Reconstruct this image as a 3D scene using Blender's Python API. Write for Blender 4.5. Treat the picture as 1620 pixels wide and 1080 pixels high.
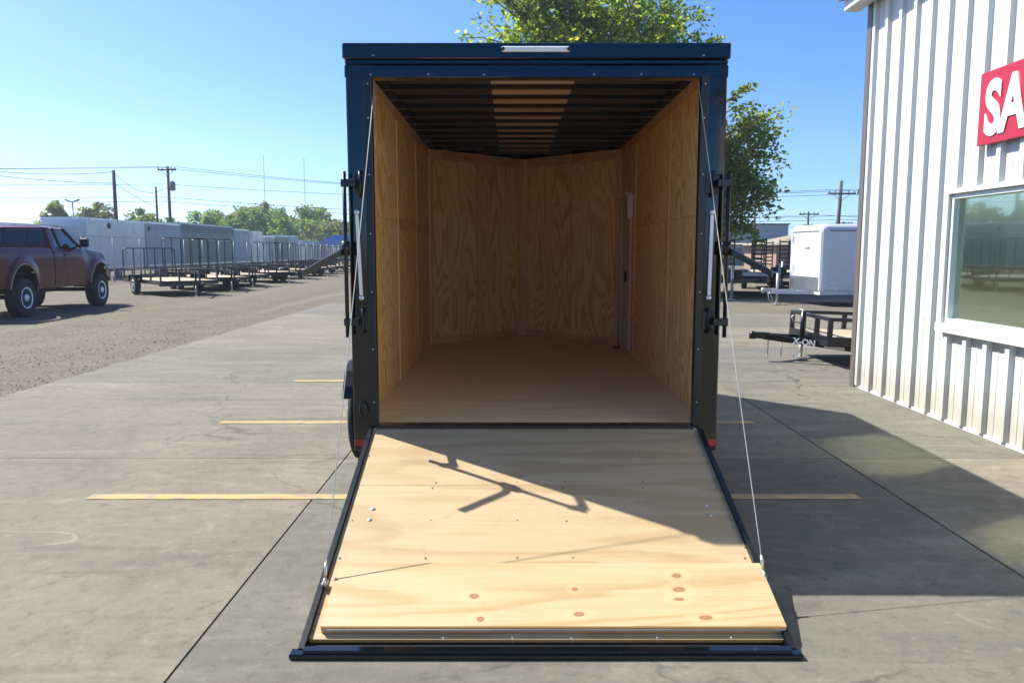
import bpy, math, random
from mathutils import Vector, Matrix, Euler, noise as mnoise

for _o in list(bpy.data.objects):
    bpy.data.objects.remove(_o, do_unlink=True)
scene = bpy.context.scene
COL = scene.collection
R = math.radians
rng = random.Random(7)

# ------------------------------------------------------------------ camera, sky, sun, exposure
cam_data = bpy.data.cameras.new("camera")
cam = bpy.data.objects.new("camera", cam_data)
COL.objects.link(cam)
cam.location = (0.0, 0.0, 1.6)
cam.rotation_euler = (R(90 - 6.63), 0.0, 0.0)
cam_data.sensor_width = 36.0
cam_data.lens = 1230.0 / 1620.0 * 36.0
cam_data.clip_start = 0.05
cam_data.clip_end = 5000.0
scene.camera = cam

SUN_VEC = Vector((-0.755, 0.40, 1.0)).normalized()          # towards the sun
SUN_EL = math.asin(SUN_VEC.z)
world = bpy.data.worlds.new("World")
scene.world = world
world.use_nodes = True
wn, wl = world.node_tree.nodes, world.node_tree.links
wn.clear()
w_out = wn.new("ShaderNodeOutputWorld")
w_bg = wn.new("ShaderNodeBackground")
w_sky = wn.new("ShaderNodeTexSky")
w_sky.sky_type = 'NISHITA'
w_sky.sun_disc = False
w_sky.sun_elevation = SUN_EL
w_sky.sun_rotation = math.atan2(SUN_VEC.x, SUN_VEC.y)
w_sky.altitude = 200.0
w_sky.air_density = 0.55
w_sky.dust_density = 0.9
w_sky.ozone_density = 5.0
w_bg.inputs["Strength"].default_value = 0.069
w_hs = wn.new("ShaderNodeHueSaturation")
w_hs.inputs["Saturation"].default_value = 1.32
w_hs.inputs["Hue"].default_value = 0.504
wl.new(w_sky.outputs[0], w_hs.inputs["Color"])
wl.new(w_hs.outputs[0], w_bg.inputs["Color"])
wl.new(w_bg.outputs[0], w_out.inputs["Surface"])

sun_data = bpy.data.lights.new("sun", 'SUN')
sun_data.energy = 2.6
sun_data.angle = R(0.5)
sun_data.color = (1.0, 0.97, 0.92)
sun = bpy.data.objects.new("sun", sun_data)
COL.objects.link(sun)
sun.location = (-20, 10, 30)
sun.rotation_euler = (-SUN_VEC).to_track_quat('-Z', 'Y').to_euler()

scene.view_settings.view_transform = 'Standard'
scene.view_settings.look = 'None'
scene.view_settings.exposure = 2.03
scene.view_settings.gamma = 1.0
scene.view_settings.use_white_balance = True      # the camera's daylight-shade balance
scene.view_settings.white_balance_temperature = 6800
scene.view_settings.white_balance_tint = 6
scene.view_settings.use_curve_mapping = False
scene.render.engine = 'CYCLES'
cy = scene.cycles
cy.use_denoising = True
cy.max_bounces = 18
cy.diffuse_bounces = 14
cy.glossy_bounces = 5
cy.transmission_bounces = 6
cy.transparent_max_bounces = 24
cy.caustics_reflective = True
cy.caustics_refractive = False
cy.blur_glossy = 0.0
cy.sample_clamp_indirect = 40.0


# ------------------------------------------------------------------ helpers
def V(*a):
    return Vector(a)


class MB:
    """Collects shapes; build() links them as one mesh object."""

    def __init__(self):
        self.v, self.f, self.sm = [], [], []

    def add(self, verts, faces, smooth=False):
        o = len(self.v)
        self.v += [tuple(p) for p in verts]
        for f in faces:
            self.f.append(tuple(i + o for i in f))
            self.sm.append(smooth)
        return self

    def obox(self, o, u, v, w):
        o, u, v, w = Vector(o), Vector(u), Vector(v), Vector(w)
        p = [o, o + u, o + u + v, o + v, o + w, o + u + w, o + u + v + w, o + v + w]
        fs = [(0, 3, 2, 1), (4, 5, 6, 7), (0, 1, 5, 4), (1, 2, 6, 5), (2, 3, 7, 6), (3, 0, 4, 7)]
        if u.cross(v).dot(w) < 0:
            fs = [tuple(reversed(f)) for f in fs]
        return self.add(p, fs)

    def box(self, x0, x1, y0, y1, z0, z1):
        return self.obox((x0, y0, z0), (x1 - x0, 0, 0), (0, y1 - y0, 0), (0, 0, z1 - z0))

    def bbox(self, x0, x1, y0, y1, z0, z1, b=0.006):
        """box with chamfered edges"""
        X, Y, Z = (x0, x1), (y0, y1), (z0, z1)
        verts, idx = [], {}
        s = (1, -1)
        for i in range(2):
            for j in range(2):
                for k in range(2):
                    for a in range(3):
                        p = [X[i] + b * s[i], Y[j] + b * s[j], Z[k] + b * s[k]]
                        p[a] = (X, Y, Z)[a][(i, j, k)[a]]
                        idx[(i, j, k, a)] = len(verts)
                        verts.append(p)
        fs = []
        for a in range(3):
            o1, o2 = [q for q in range(3) if q != a]
            for e in range(2):
                loop = []
                for (m, n) in ((0, 0), (1, 0), (1, 1), (0, 1)):
                    c = [0, 0, 0]; c[a] = e; c[o1] = m; c[o2] = n
                    loop.append(idx[(c[0], c[1], c[2], a)])
                fs.append(loop)
        for a in range(3):           # edges parallel to a
            o1, o2 = [q for q in range(3) if q != a]
            for m in range(2):
                for n in range(2):
                    c0 = [0, 0, 0]; c1 = [0, 0, 0]
                    c0[a] = 0; c1[a] = 1
                    c0[o1] = c1[o1] = m; c0[o2] = c1[o2] = n
                    fs.append([idx[(*c0, o1)], idx[(*c1, o1)], idx[(*c1, o2)], idx[(*c0, o2)]])
        for i in range(2):
            for j in range(2):
                for k in range(2):
                    fs.append([idx[(i, j, k, 0)], idx[(i, j, k, 1)], idx[(i, j, k, 2)]])
        c = V((x0 + x1) / 2, (y0 + y1) / 2, (z0 + z1) / 2)
        out = []
        for f in fs:
            p = [Vector(verts[q]) for q in f]
            nrm = (p[1] - p[0]).cross(p[2] - p[0])
            m = sum(p, Vector()) / len(p)
            out.append(f if nrm.dot(m - c) > 0 else list(reversed(f)))
        return self.add(verts, out)

    def cyl(self, p0, p1, r, n=10, r1=None, smooth=True, caps=True):
        p0, p1 = Vector(p0), Vector(p1)
        r1 = r if r1 is None else r1
        d = (p1 - p0)
        if d.length < 1e-7:
            return self
        d.normalize()
        a = d.cross(V(0, 0, 1)) if abs(d.z) < 0.95 else d.cross(V(1, 0, 0))
        a.normalize()
        b = d.cross(a)
        vs = []
        for (c, rr) in ((p0, r), (p1, r1)):
            for i in range(n):
                t = 2 * math.pi * i / n
                vs.append(c + a * (rr * math.cos(t)) + b * (rr * math.sin(t)))
        o = len(self.v)
        self.add(vs, [(i, n + i, n + (i + 1) % n, (i + 1) % n) for i in range(n)], smooth)
        if caps:
            self.f.append(tuple(o + i for i in range(n))); self.sm.append(False)
            self.f.append(tuple(o + n + i for i in reversed(range(n)))); self.sm.append(False)
        return self

    def tube(self, pts, r, n=6, smooth=True, rs=None, caps=True):
        pts = [Vector(p) for p in pts]
        rs = rs or [r] * len(pts)
        o = len(self.v)
        prev = None
        for k, p in enumerate(pts):
            d = (pts[min(k + 1, len(pts) - 1)] - pts[max(k - 1, 0)]).normalized()
            if prev is None:
                a = d.cross(V(0, 0, 1)) if abs(d.z) < 0.9 else d.cross(V(1, 0, 0))
            else:
                a = prev - d * prev.dot(d)
                if a.length < 1e-5:
                    a = d.cross(V(0.3, 1, 0.2))
            a.normalize(); prev = a
            b = d.cross(a)
            for i in range(n):
                t = 2 * math.pi * i / n
                self.v.append(tuple(p + a * (rs[k] * math.cos(t)) + b * (rs[k] * math.sin(t))))
        for k in range(len(pts) - 1):
            for i in range(n):
                q0, q1 = o + k * n + i, o + k * n + (i + 1) % n
                self.f.append((q0, q1, q1 + n, q0 + n)); self.sm.append(smooth)
        if caps:
            self.f.append(tuple(o + i for i in reversed(range(n)))); self.sm.append(False)
            e = o + (len(pts) - 1) * n
            self.f.append(tuple(e + i for i in range(n))); self.sm.append(False)
        return self

    def lathe(self, c, axis, prof, n=24, smooth=True):
        """prof: list of (distance along axis, radius)"""
        c, d = Vector(c), Vector(axis).normalized()
        a = d.cross(V(0, 0, 1)) if abs(d.z) < 0.9 else d.cross(V(1, 0, 0))
        a.normalize(); b = d.cross(a)
        o = len(self.v)
        for (h, r) in prof:
            for i in range(n):
                t = 2 * math.pi * i / n
                self.v.append(tuple(c + d * h + a * (r * math.cos(t)) + b * (r * math.sin(t))))
        for k in range(len(prof) - 1):
            for i in range(n):
                q0, q1 = o + k * n + i, o + k * n + (i + 1) % n
                self.f.append((q0, q1, q1 + n, q0 + n)); self.sm.append(smooth)
        self.f.append(tuple(o + i for i in reversed(range(n)))); self.sm.append(False)
        e = o + (len(prof) - 1) * n
        self.f.append(tuple(e + i for i in range(n))); self.sm.append(False)
        return self

    def prism(self, poly, w):
        """poly: list of 3-D points (planar), extruded along w"""
        poly = [Vector(p) for p in poly]; w = Vector(w); n = len(poly)
        vs = poly + [p + w for p in poly]
        fs = [tuple(reversed(range(n))), tuple(range(n, 2 * n))]
        fs += [(i, (i + 1) % n, n + (i + 1) % n, n + i) for i in range(n)]
        nrm = Vector()
        for i in range(n):
            nrm += poly[i].cross(poly[(i + 1) % n])
        if nrm.dot(w) < 0:
            fs = [tuple(reversed(f)) for f in fs]
        return self.add(vs, fs)

    def mesh(self, name):
        me = bpy.data.meshes.new(name)
        me.from_pydata(self.v, [], self.f)
        me.polygons.foreach_set("use_smooth", self.sm)
        me.update()
        return me

    def build(self, name, mat, parent=None, loc=None):
        o = bpy.data.objects.new(name, self.mesh(name))
        if mat is not None:
            o.data.materials.append(mat)
        COL.objects.link(o)
        if parent is not None:
            o.parent = parent
        if loc is not None:
            o.location = loc
        return o


def share(name, mesh, parent, loc=(0, 0, 0), rot=(0, 0, 0), scale=None):
    o = bpy.data.objects.new(name, mesh)
    COL.objects.link(o)
    o.parent = parent
    o.location = loc
    o.rotation_euler = rot
    if scale:
        o.scale = scale
    return o


def empty(name, loc=(0, 0, 0), rz=0.0):
    o = bpy.data.objects.new(name, None)
    o.empty_display_size = 0.2
    COL.objects.link(o)
    o.location = loc
    o.rotation_euler = (0, 0, rz)
    return o


def tag(o, label=None, cat=None, group=None, kind=None):
    if label: o["label"] = label
    if cat: o["category"] = cat
    if group: o["group"] = group
    if kind: o["kind"] = kind
    return o


def copy_tree(o, parent=None):
    c = o.copy()
    COL.objects.link(c)
    c.parent = parent
    for ch in list(o.children):
        copy_tree(ch, c)
    return c


def text_mesh(body, size, depth, bold=0.0, sx=1.0):
    cu = bpy.data.curves.new("lettering", 'FONT')
    cu.body = body
    cu.size = size
    cu.extrude = depth
    cu.offset = bold
    cu.align_x = 'LEFT'
    ob = bpy.data.objects.new("lettering", cu)
    COL.objects.link(ob)
    bpy.context.view_layer.update()
    dg = bpy.context.evaluated_depsgraph_get()
    me = bpy.data.meshes.new_from_object(ob.evaluated_get(dg))
    bpy.data.objects.remove(ob, do_unlink=True)
    if sx != 1.0:
        for v in me.vertices:
            v.co.x *= sx
    return me


# ------------------------------------------------------------------ materials
MATS = {}


class NT:
    def __init__(self, name):
        self.m = bpy.data.materials.new(name)
        self.m.use_nodes = True
        self.t = self.m.node_tree
        self.b = self.t.nodes["Principled BSDF"]
        self.o = self.t.nodes["Material Output"]
        MATS[name] = self.m

    def n(self, kind, **kw):
        nd = self.t.nodes.new(kind)
        for k, v in kw.items():
            setattr(nd, k, v)
        return nd

    def l(self, a, b):
        self.t.links.new(a, b)

    def setin(self, nd, key, val):
        if isinstance(val, (int, float, tuple, list)):
            nd.inputs[key].default_value = val
        else:
            self.l(val, nd.inputs[key])

    def math(self, op, a, b=None, c=None, clamp=False):
        nd = self.n("ShaderNodeMath", operation=op)
        nd.use_clamp = clamp
        self.setin(nd, 0, a)
        if b is not None: self.setin(nd, 1, b)
        if c is not None: self.setin(nd, 2, c)
        return nd.outputs[0]

    def mix(self, fac, a, b, mode='MIX'):
        nd = self.n("ShaderNodeMix", data_type='RGBA', blend_type=mode)
        nd.clamp_factor = True
        self.setin(nd, 0, fac)
        for key, val in ((6, a), (7, b)):
            if isinstance(val, (tuple, list)):
                nd.inputs[key].default_value = (*val[:3], 1.0)
            else:
                self.l(val, nd.inputs[key])
        return nd.outputs[2]

    def coord(self, scale=(1, 1, 1), loc=(0, 0, 0), out="Object", rot=(0, 0, 0)):
        tc = self.n("ShaderNodeTexCoord")
        mp = self.n("ShaderNodeMapping")
        self.l(tc.outputs[out], mp.inputs[0])
        mp.inputs["Scale"].default_value = scale
        mp.inputs["Location"].default_value = loc
        mp.inputs["Rotation"].default_value = rot
        return mp.outputs[0]

    def noise(self, vec, scale, detail=3.0, rough=0.5, dist=0.0, w=None):
        nd = self.n("ShaderNodeTexNoise")
        if w is not None:
            nd.noise_dimensions = '4D'
            self.setin(nd, "W", w)
        self.l(vec, nd.inputs["Vector"])
        nd.inputs["Scale"].default_value = scale
        nd.inputs["Detail"].default_value = detail
        nd.inputs["Roughness"].default_value = rough
        nd.inputs["Distortion"].default_value = dist
        return nd.outputs["Fac"]

    def ramp(self, fac, stops):
        nd = self.n("ShaderNodeValToRGB")
        el = nd.color_ramp.elements
        while len(el) < len(stops):
            el.new(0.5)
        for e, (p, c) in zip(el, stops):
            e.position = p
            e.color = (*c, 1.0) if isinstance(c, (tuple, list)) else (c, c, c, 1.0)
        self.setin(nd, 0, fac)
        return nd.outputs[0]

    def bump(self, height, strength=0.3, dist=0.01):
        nd = self.n("ShaderNodeBump")
        nd.inputs["Strength"].default_value = strength
        nd.inputs["Distance"].default_value = dist
        self.l(height, nd.inputs["Height"])
        self.l(nd.outputs[0], self.b.inputs["Normal"])

    def rand(self):
        return self.n("ShaderNodeObjectInfo").outputs["Random"]

    def base(self, c, rough=0.5, metal=0.0, coat=0.0, spec=None):
        self.setin(self.b, "Base Color", (*c, 1.0) if isinstance(c, (tuple, list)) else c)
        self.setin(self.b, "Roughness", rough)
        self.b.inputs["Metallic"].default_value = metal
        self.b.inputs["Coat Weight"].default_value = coat
        if spec is not None:
            self.b.inputs["Specular IOR Level"].default_value = spec
        return self.m


def paint(name, c, rough=0.35, metal=0.0, coat=0.0, grime=0.25, spec=None):
    """paint or metal with faint dirt and uneven gloss"""
    t = NT(name)
    co = t.coord()
    n1 = t.noise(co, 3.0, 4, 0.6)
    n2 = t.noise(co, 40.0, 3, 0.6)
    f = t.math('MULTIPLY', t.math('SUBTRACT', n1, 0.45, clamp=True), grime * 2.5)
    dirt = tuple(min(1, x * 0.6 + 0.035) for x in c)
    col = t.mix(f, c, dirt)
    r = t.math('ADD', rough, t.math('MULTIPLY', t.math('SUBTRACT', n2, 0.5), 0.15), clamp=True)
    t.base(col, rough, metal, coat, spec)
    t.l(r, t.b.inputs["Roughness"])
    return t.m


def plywood(name, grain, light, dark, pitch=3.0, stretch=0.13, rings=9.0, strength=0.8, knots=(), blot=0.35, rough=0.6, seed=0.0, scuff=0.0):
    """rotary-cut pine: contour lines of a stretched noise give the cathedral grain"""
    t = NT(name)
    s = [pitch] * 3
    s[grain] = pitch * stretch
    co = t.coord(tuple(s))
    w = t.math('ADD', t.math('MULTIPLY', t.rand(), 40.0), seed)
    n = t.noise(co, 1.0, 1.6, 0.42, 0.35, w)
    wob = [pitch * 5] * 3
    wob[grain] = pitch * 1.2
    n_w = t.noise(t.coord(tuple(wob)), 1.0, 2, 0.5)
    val = t.math('ADD', t.math('MULTIPLY', n, rings), t.math('MULTIPLY', n_w, 0.35))
    fr = t.math('FRACT', val)
    line = t.ramp(fr, [(0.0, 0.15), (0.22, 0.0), (0.52, 0.22), (0.74, 0.95), (0.90, 1.0), (0.97, 0.30), (1.0, 0.15)])
    fib = [110.0] * 3
    fib[grain] = 2.2
    fine = t.noise(t.coord(tuple(fib)), 1.0, 3, 0.6)
    big = [1.7] * 3
    big[grain] = 0.45
    blo = t.noise(t.coord(tuple(big)), 1.0, 3, 0.55, 0.5, w)
    lin_amt = t.math('MULTIPLY', line, t.math('MULTIPLY_ADD', blo, 0.9, strength - 0.42, clamp=True))
    col = t.mix(lin_amt, light, dark)
    red = tuple(x * y for x, y in zip(dark, (1.08, 0.88, 0.8)))
    col = t.mix(t.math('MULTIPLY', t.math('SUBTRACT', blo, 0.5, clamp=True), blot * 4, clamp=True), col, red)
    col = t.mix(t.math('MULTIPLY', t.math('SUBTRACT', 0.47, blo, clamp=True), 2.2, clamp=True), col, tuple(min(1, x * 1.18) for x in light))
    col = t.mix(t.math('MULTIPLY', t.math('SUBTRACT', fine, 0.5, clamp=True), 1.5, clamp=True), col, tuple(x * 0.8 for x in dark))
    if knots:
        tc = t.n("ShaderNodeTexCoord")
        sp = t.n("ShaderNodeSeparateXYZ")
        t.l(tc.outputs["Object"], sp.inputs[0])
        nk = t.noise(t.coord((1, 1, 1)), 30.0, 2, 0.5)
        for (kx, ky, rx, ry) in knots:
            dx = t.math('DIVIDE', t.math('SUBTRACT', sp.outputs[0], kx), rx)
            dy = t.math('DIVIDE', t.math('SUBTRACT', sp.outputs[1], ky), ry)
            d = t.math('SQRT', t.math('ADD', t.math('MULTIPLY', dx, dx), t.math('MULTIPLY', dy, dy)))
            d = t.math('ADD', d, t.math('MULTIPLY', t.math('SUBTRACT', nk, 0.5), 0.5))
            halo = t.math('SUBTRACT', 1.0, t.math('MULTIPLY', t.math('ABSOLUTE', t.math('SUBTRACT', d, 1.9)), 1.0), clamp=True)
            col = t.mix(t.math('MULTIPLY', halo, 0.35), col, tuple(min(1, x * 1.12) for x in light))
            core = t.ramp(d, [(0.0, 0.75), (0.45, 0.8), (0.62, 1.0), (0.75, 0.75), (1.0, 0.0)])
            col = t.mix(core, col, (0.27, 0.115, 0.05))
    if scuff:
        sc1 = t.noise(t.coord((1.3, 2.2, 1.3), loc=(4.1, 0.7, 0)), 1.0, 6, 0.7, 0.8)
        sc2 = t.noise(t.coord((9, 2.0, 9), loc=(1.1, 0.2, 0), rot=(0, 0, R(20))), 1.0, 4, 0.65, 1.2)
        col = t.mix(t.math('MULTIPLY', t.math('SUBTRACT', sc1, 0.54, clamp=True), scuff * 3.0, clamp=True), col, tuple(x * 0.62 for x in dark))
        col = t.mix(t.math('MULTIPLY', t.math('SUBTRACT', sc2, 0.63, clamp=True), scuff * 4.0, clamp=True), col, (0.25, 0.21, 0.165))
    t.base(col, rough)
    t.b.inputs["Specular IOR Level"].default_value = 0.25
    t.bump(t.math('ADD', fine, t.math('MULTIPLY', line, 0.4)), 0.12, 0.002)
    return t.m


def m_concrete():
    t = NT("concrete")
    co = t.coord(out="Object")
    big = t.noise(co, 0.35, 4, 0.6, 0.6)
    mid = t.noise(co, 1.6, 5, 0.62, 0.8)
    st = t.noise(t.coord((0.45, 2.6, 1), rot=(0, 0, R(12))), 1.0, 4, 0.6, 1.4)
    fine = t.noise(co, 45.0, 5, 0.75)
    grit = t.noise(co, 320.0, 2, 0.6)
    c = t.ramp(big, [(0.30, (0.255, 0.240, 0.215)), (0.5, (0.325, 0.305, 0.272)), (0.72, (0.385, 0.355, 0.305))])
    c = t.mix(t.math('MULTIPLY', t.math('SUBTRACT', mid, 0.5, clamp=True), 2.6, clamp=True), c, (0.205, 0.195, 0.18))
    c = t.mix(t.math('MULTIPLY', t.math('SUBTRACT', st, 0.52, clamp=True), 4.5, clamp=True), c, (0.46, 0.43, 0.375))
    st2 = t.noise(t.coord((0.5, 3.4, 1), loc=(7, 3, 0), rot=(0, 0, R(-4))), 1.0, 4, 0.6, 1.0)
    c = t.mix(t.math('MULTIPLY', t.math('SUBTRACT', st2, 0.54, clamp=True), 3.2, clamp=True), c, (0.165, 0.158, 0.150))
    # scraped pale arcs left by turning tyres and ramps
    arc = t.n("ShaderNodeTexWave", wave_type='RINGS', rings_direction='Z')
    t.l(t.coord((1, 1, 1), loc=(6.5, 1.5, 0)), arc.inputs["Vector"])
    arc.inputs["Scale"].default_value = 0.13
    arc.inputs["Distortion"].default_value = 2.0
    arc.inputs["Detail"].default_value = 3.0
    arc.inputs["Detail Scale"].default_value = 0.8
    gate = t.math('MULTIPLY', t.math('SUBTRACT', big, 0.50, clamp=True), 5.0, clamp=True)
    arcm = t.math('MULTIPLY', t.ramp(arc.outputs["Fac"], [(0.0, 0.0), (0.93, 0.0), (0.985, 1.0), (1.0, 0.7)]), gate)
    c = t.mix(t.math('MULTIPLY', arcm, t.math('MULTIPLY', mid, 0.75)), c, (0.52, 0.49, 0.42))
    ln = t.noise(t.coord((0.30, 0.55, 1), loc=(3.1, 9.2, 0)), 1.0, 1.0, 0.4, 1.6)
    lw = t.math('ABSOLUTE', t.math('SUBTRACT', t.math('FRACT', t.math('MULTIPLY', ln, 6.0)), 0.5))
    thin = t.ramp(lw, [(0.0, 1.0), (0.022, 0.5), (0.05, 0.0), (1.0, 0.0)])
    g2 = t.noise(t.coord((0.6, 0.9, 1), loc=(1.7, 4.0, 0)), 1.0, 3, 0.6)
    c = t.mix(t.math('MULTIPLY', thin, t.math('MULTIPLY', t.math('SUBTRACT', g2, 0.50, clamp=True), 4.5, clamp=True)), c, (0.56, 0.53, 0.47))
    pt = t.noise(t.coord((0.8, 1.1, 1), loc=(5.3, 2.0, 0)), 1.0, 6, 0.68, 0.3)
    c = t.mix(t.math('MULTIPLY', t.math('SUBTRACT', pt, 0.60, clamp=True), 7.0, clamp=True), c, (0.50, 0.475, 0.43))
    c = t.mix(t.math('MULTIPLY', t.math('SUBTRACT', 0.37, pt, clamp=True), 7.0, clamp=True), c, (0.125, 0.12, 0.115))
    # oil drips
    vo = t.n("ShaderNodeTexVoronoi", feature='F1')
    t.l(co, vo.inputs["Vector"]); vo.inputs["Scale"].default_value = 1.15
    dd = t.math('ADD', vo.outputs["Distance"], t.math('MULTIPLY', t.math('SUBTRACT', fine, 0.5), 0.03))
    spot = t.ramp(dd, [(0.0, 1.0), (0.022, 0.9), (0.034, 0.0), (1.0, 0.0)])
    c = t.mix(t.math('MULTIPLY', spot, 0.8), c, (0.06, 0.056, 0.05))
    c = t.mix(t.math('MULTIPLY', t.math('SUBTRACT', fine, 0.48, clamp=True), 2.2, clamp=True), c, (0.20, 0.19, 0.172))
    c = t.mix(t.math('MULTIPLY', t.math('SUBTRACT', grit, 0.50, clamp=True), 3.0, clamp=True), c, (0.46, 0.44, 0.40))
    mot = t.noise(co, 11.0, 6, 0.72, 0.2)
    c = t.mix(t.math('MULTIPLY', t.math('SUBTRACT', mot, 0.53, clamp=True), 4.0, clamp=True), c, (0.17, 0.165, 0.155))
    c = t.mix(t.math('MULTIPLY', t.math('SUBTRACT', 0.44, mot, clamp=True), 3.5, clamp=True), c, (0.52, 0.495, 0.45))
    ck = t.n("ShaderNodeTexVoronoi", feature='DISTANCE_TO_EDGE')
    wv = t.n("ShaderNodeVectorMath", operation='MULTIPLY_ADD')
    wn_ = t.n("ShaderNodeTexNoise"); t.l(co, wn_.inputs["Vector"]); wn_.inputs["Scale"].default_value = 1.8; wn_.inputs["Detail"].default_value = 5
    t.l(wn_.outputs["Color"], wv.inputs[0]); wv.inputs[1].default_value = (0.9, 0.9, 0); t.l(co, wv.inputs[2])
    t.l(wv.outputs[0], ck.inputs["Vector"]); ck.inputs["Scale"].default_value = 0.22
    crack = t.ramp(ck.outputs["Distance"], [(0.0, 1.0), (0.0012, 0.8), (0.003, 0.0), (1.0, 0.0)])
    c = t.mix(t.math('MULTIPLY', crack, t.math('MULTIPLY', t.math('SUBTRACT', big, 0.46, clamp=True), 6.0, clamp=True)), c, (0.09, 0.085, 0.08))
    tint = t.ramp(t.rand(), [(0.0, (0.40, 0.395, 0.365)), (0.5, (0.46, 0.445, 0.40)), (1.0, (0.55, 0.508, 0.43))])
    c = t.mix(1.0, c, tint, 'MULTIPLY')
    t.base(c, 0.85)
    t.b.inputs["Specular IOR Level"].default_value = 0.25
    t.bump(t.math('ADD', fine, t.math('MULTIPLY', grit, 0.5)), 0.25, 0.004)
    return t.m


def m_gravel():
    t = NT("gravel")
    co = t.coord(out="Object")
    vo = t.n("ShaderNodeTexVoronoi", feature='F1')
    t.l(co, vo.inputs["Vector"]); vo.inputs["Scale"].default_value = 26.0
    vo2 = t.n("ShaderNodeTexVoronoi", feature='F1')
    t.l(co, vo2.inputs["Vector"]); vo2.inputs["Scale"].default_value = 70.0
    big = t.noise(co, 0.16, 4, 0.6, 0.4)
    mid = t.noise(co, 1.1, 5, 0.65)
    tracks = t.noise(t.coord((0.9, 0.03, 1), rot=(0, 0, R(3))), 1.0, 3, 0.6, 0.4)
    cells = t.n("ShaderNodeSeparateColor"); t.l(vo.outputs["Color"], cells.inputs[0])
    c = t.ramp(cells.outputs[0], [(0.0, (0.17, 0.148, 0.125)), (0.5, (0.29, 0.258, 0.215)), (1.0, (0.43, 0.395, 0.34))])
    fine_c = t.ramp(mid, [(0.3, (0.235, 0.20, 0.162)), (0.7, (0.36, 0.315, 0.25))])
    c = t.mix(t.math('MULTIPLY_ADD', big, 1.2, 0.05, clamp=True), c, fine_c)
    c = t.mix(t.math('MULTIPLY', t.math('SUBTRACT', tracks, 0.52, clamp=True), 3.0, clamp=True), c, (0.42, 0.375, 0.30))
    c = t.mix(t.math('MULTIPLY', t.math('SUBTRACT', 0.46, tracks, clamp=True), 2.6, clamp=True), c, (0.185, 0.165, 0.14))
    c = t.mix(1.0, c, (0.47, 0.465, 0.44), 'MULTIPLY')
    t.base(c, 0.95)
    t.b.inputs["Specular IOR Level"].default_value = 0.15
    h = t.math('ADD', t.math('MULTIPLY', vo.outputs["Distance"], -1.0), t.math('MULTIPLY', vo2.outputs["Distance"], -0.4))
    t.bump(t.math('ADD', h, t.math('MULTIPLY', mid, 1.0)), 0.5, 0.025)
    return t.m


def m_leaf(name, stops, trans=0.35):
    t = NT(name)
    g = t.n("ShaderNodeNewGeometry")
    col = t.ramp(g.outputs["Random Per Island"], stops)
    oi = t.n("ShaderNodeObjectInfo")
    hs = t.n("ShaderNodeHueSaturation")
    t.l(col, hs.inputs["Color"])
    t.l(t.math('MULTIPLY_ADD', oi.outputs["Random"], 0.06, 0.47), hs.inputs["Hue"])
    t.l(t.math('MULTIPLY_ADD', oi.outputs["Random"], 0.5, 0.75), hs.inputs["Value"])
    t.base(hs.outputs[0], 0.5)
    t.b.inputs["Specular IOR Level"].default_value = 0.35
    tr = t.n("ShaderNodeBsdfTranslucent")
    t.l(t.mix(1.0, hs.outputs[0], (1.25, 1.25, 0.6), 'MULTIPLY'), tr.inputs["Color"])
    mx = t.n("ShaderNodeMixShader")
    mx.inputs[0].default_value = trans
    t.l(t.b.outputs[0], mx.inputs[1]); t.l(tr.outputs[0], mx.inputs[2])
    t.l(mx.outputs[0], t.o.inputs["Surface"])
    return t.m


def m_bark():
    t = NT("bark")
    co = t.coord((6, 6, 1.2))
    n = t.noise(co, 2.0, 4, 0.6)
    t.base(t.ramp(n, [(0.3, (0.07, 0.055, 0.042)), (0.7, (0.20, 0.17, 0.135))]), 0.9)
    t.bump(n, 0.6, 0.03)
    return t.m


def m_window():
    """reflective tinted glazing: a clean reflection plus a wider, yellower lobe added to throw soft sun patches onto the concrete"""
    t = NT("window_glass")
    tr = t.n("ShaderNodeBsdfTransparent")
    tr.inputs["Color"].default_value = (0.42, 0.50, 0.46, 1)
    fr = t.n("ShaderNodeFresnel"); fr.inputs["IOR"].default_value = 1.6
    gl = t.n("ShaderNodeBsdfGlossy")
    gl.inputs["Color"].default_value = (0.70, 0.86, 0.82, 1)
    gl.inputs["Roughness"].default_value = 0.02
    g2 = t.n("ShaderNodeBsdfGlossy")  # broad lobe added so the reflected sun patches show on the concrete
    g2.inputs["Color"].default_value = (0.86, 0.95, 0.62, 1)
    g2.inputs["Roughness"].default_value = 0.13
    m1 = t.n("ShaderNodeMixShader"); m1.inputs[0].default_value = 0.62
    t.l(gl.outputs[0], m1.inputs[1]); t.l(g2.outputs[0], m1.inputs[2])
    mx = t.n("ShaderNodeMixShader")
    t.l(t.math('MULTIPLY_ADD', fr.outputs[0], 1.3, 0.50, clamp=True), mx.inputs[0])
    t.l(tr.outputs[0], mx.inputs[1]); t.l(m1.outputs[0], mx.inputs[2])
    t.l(mx.outputs[0], t.o.inputs["Surface"])
    return t.m


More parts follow.
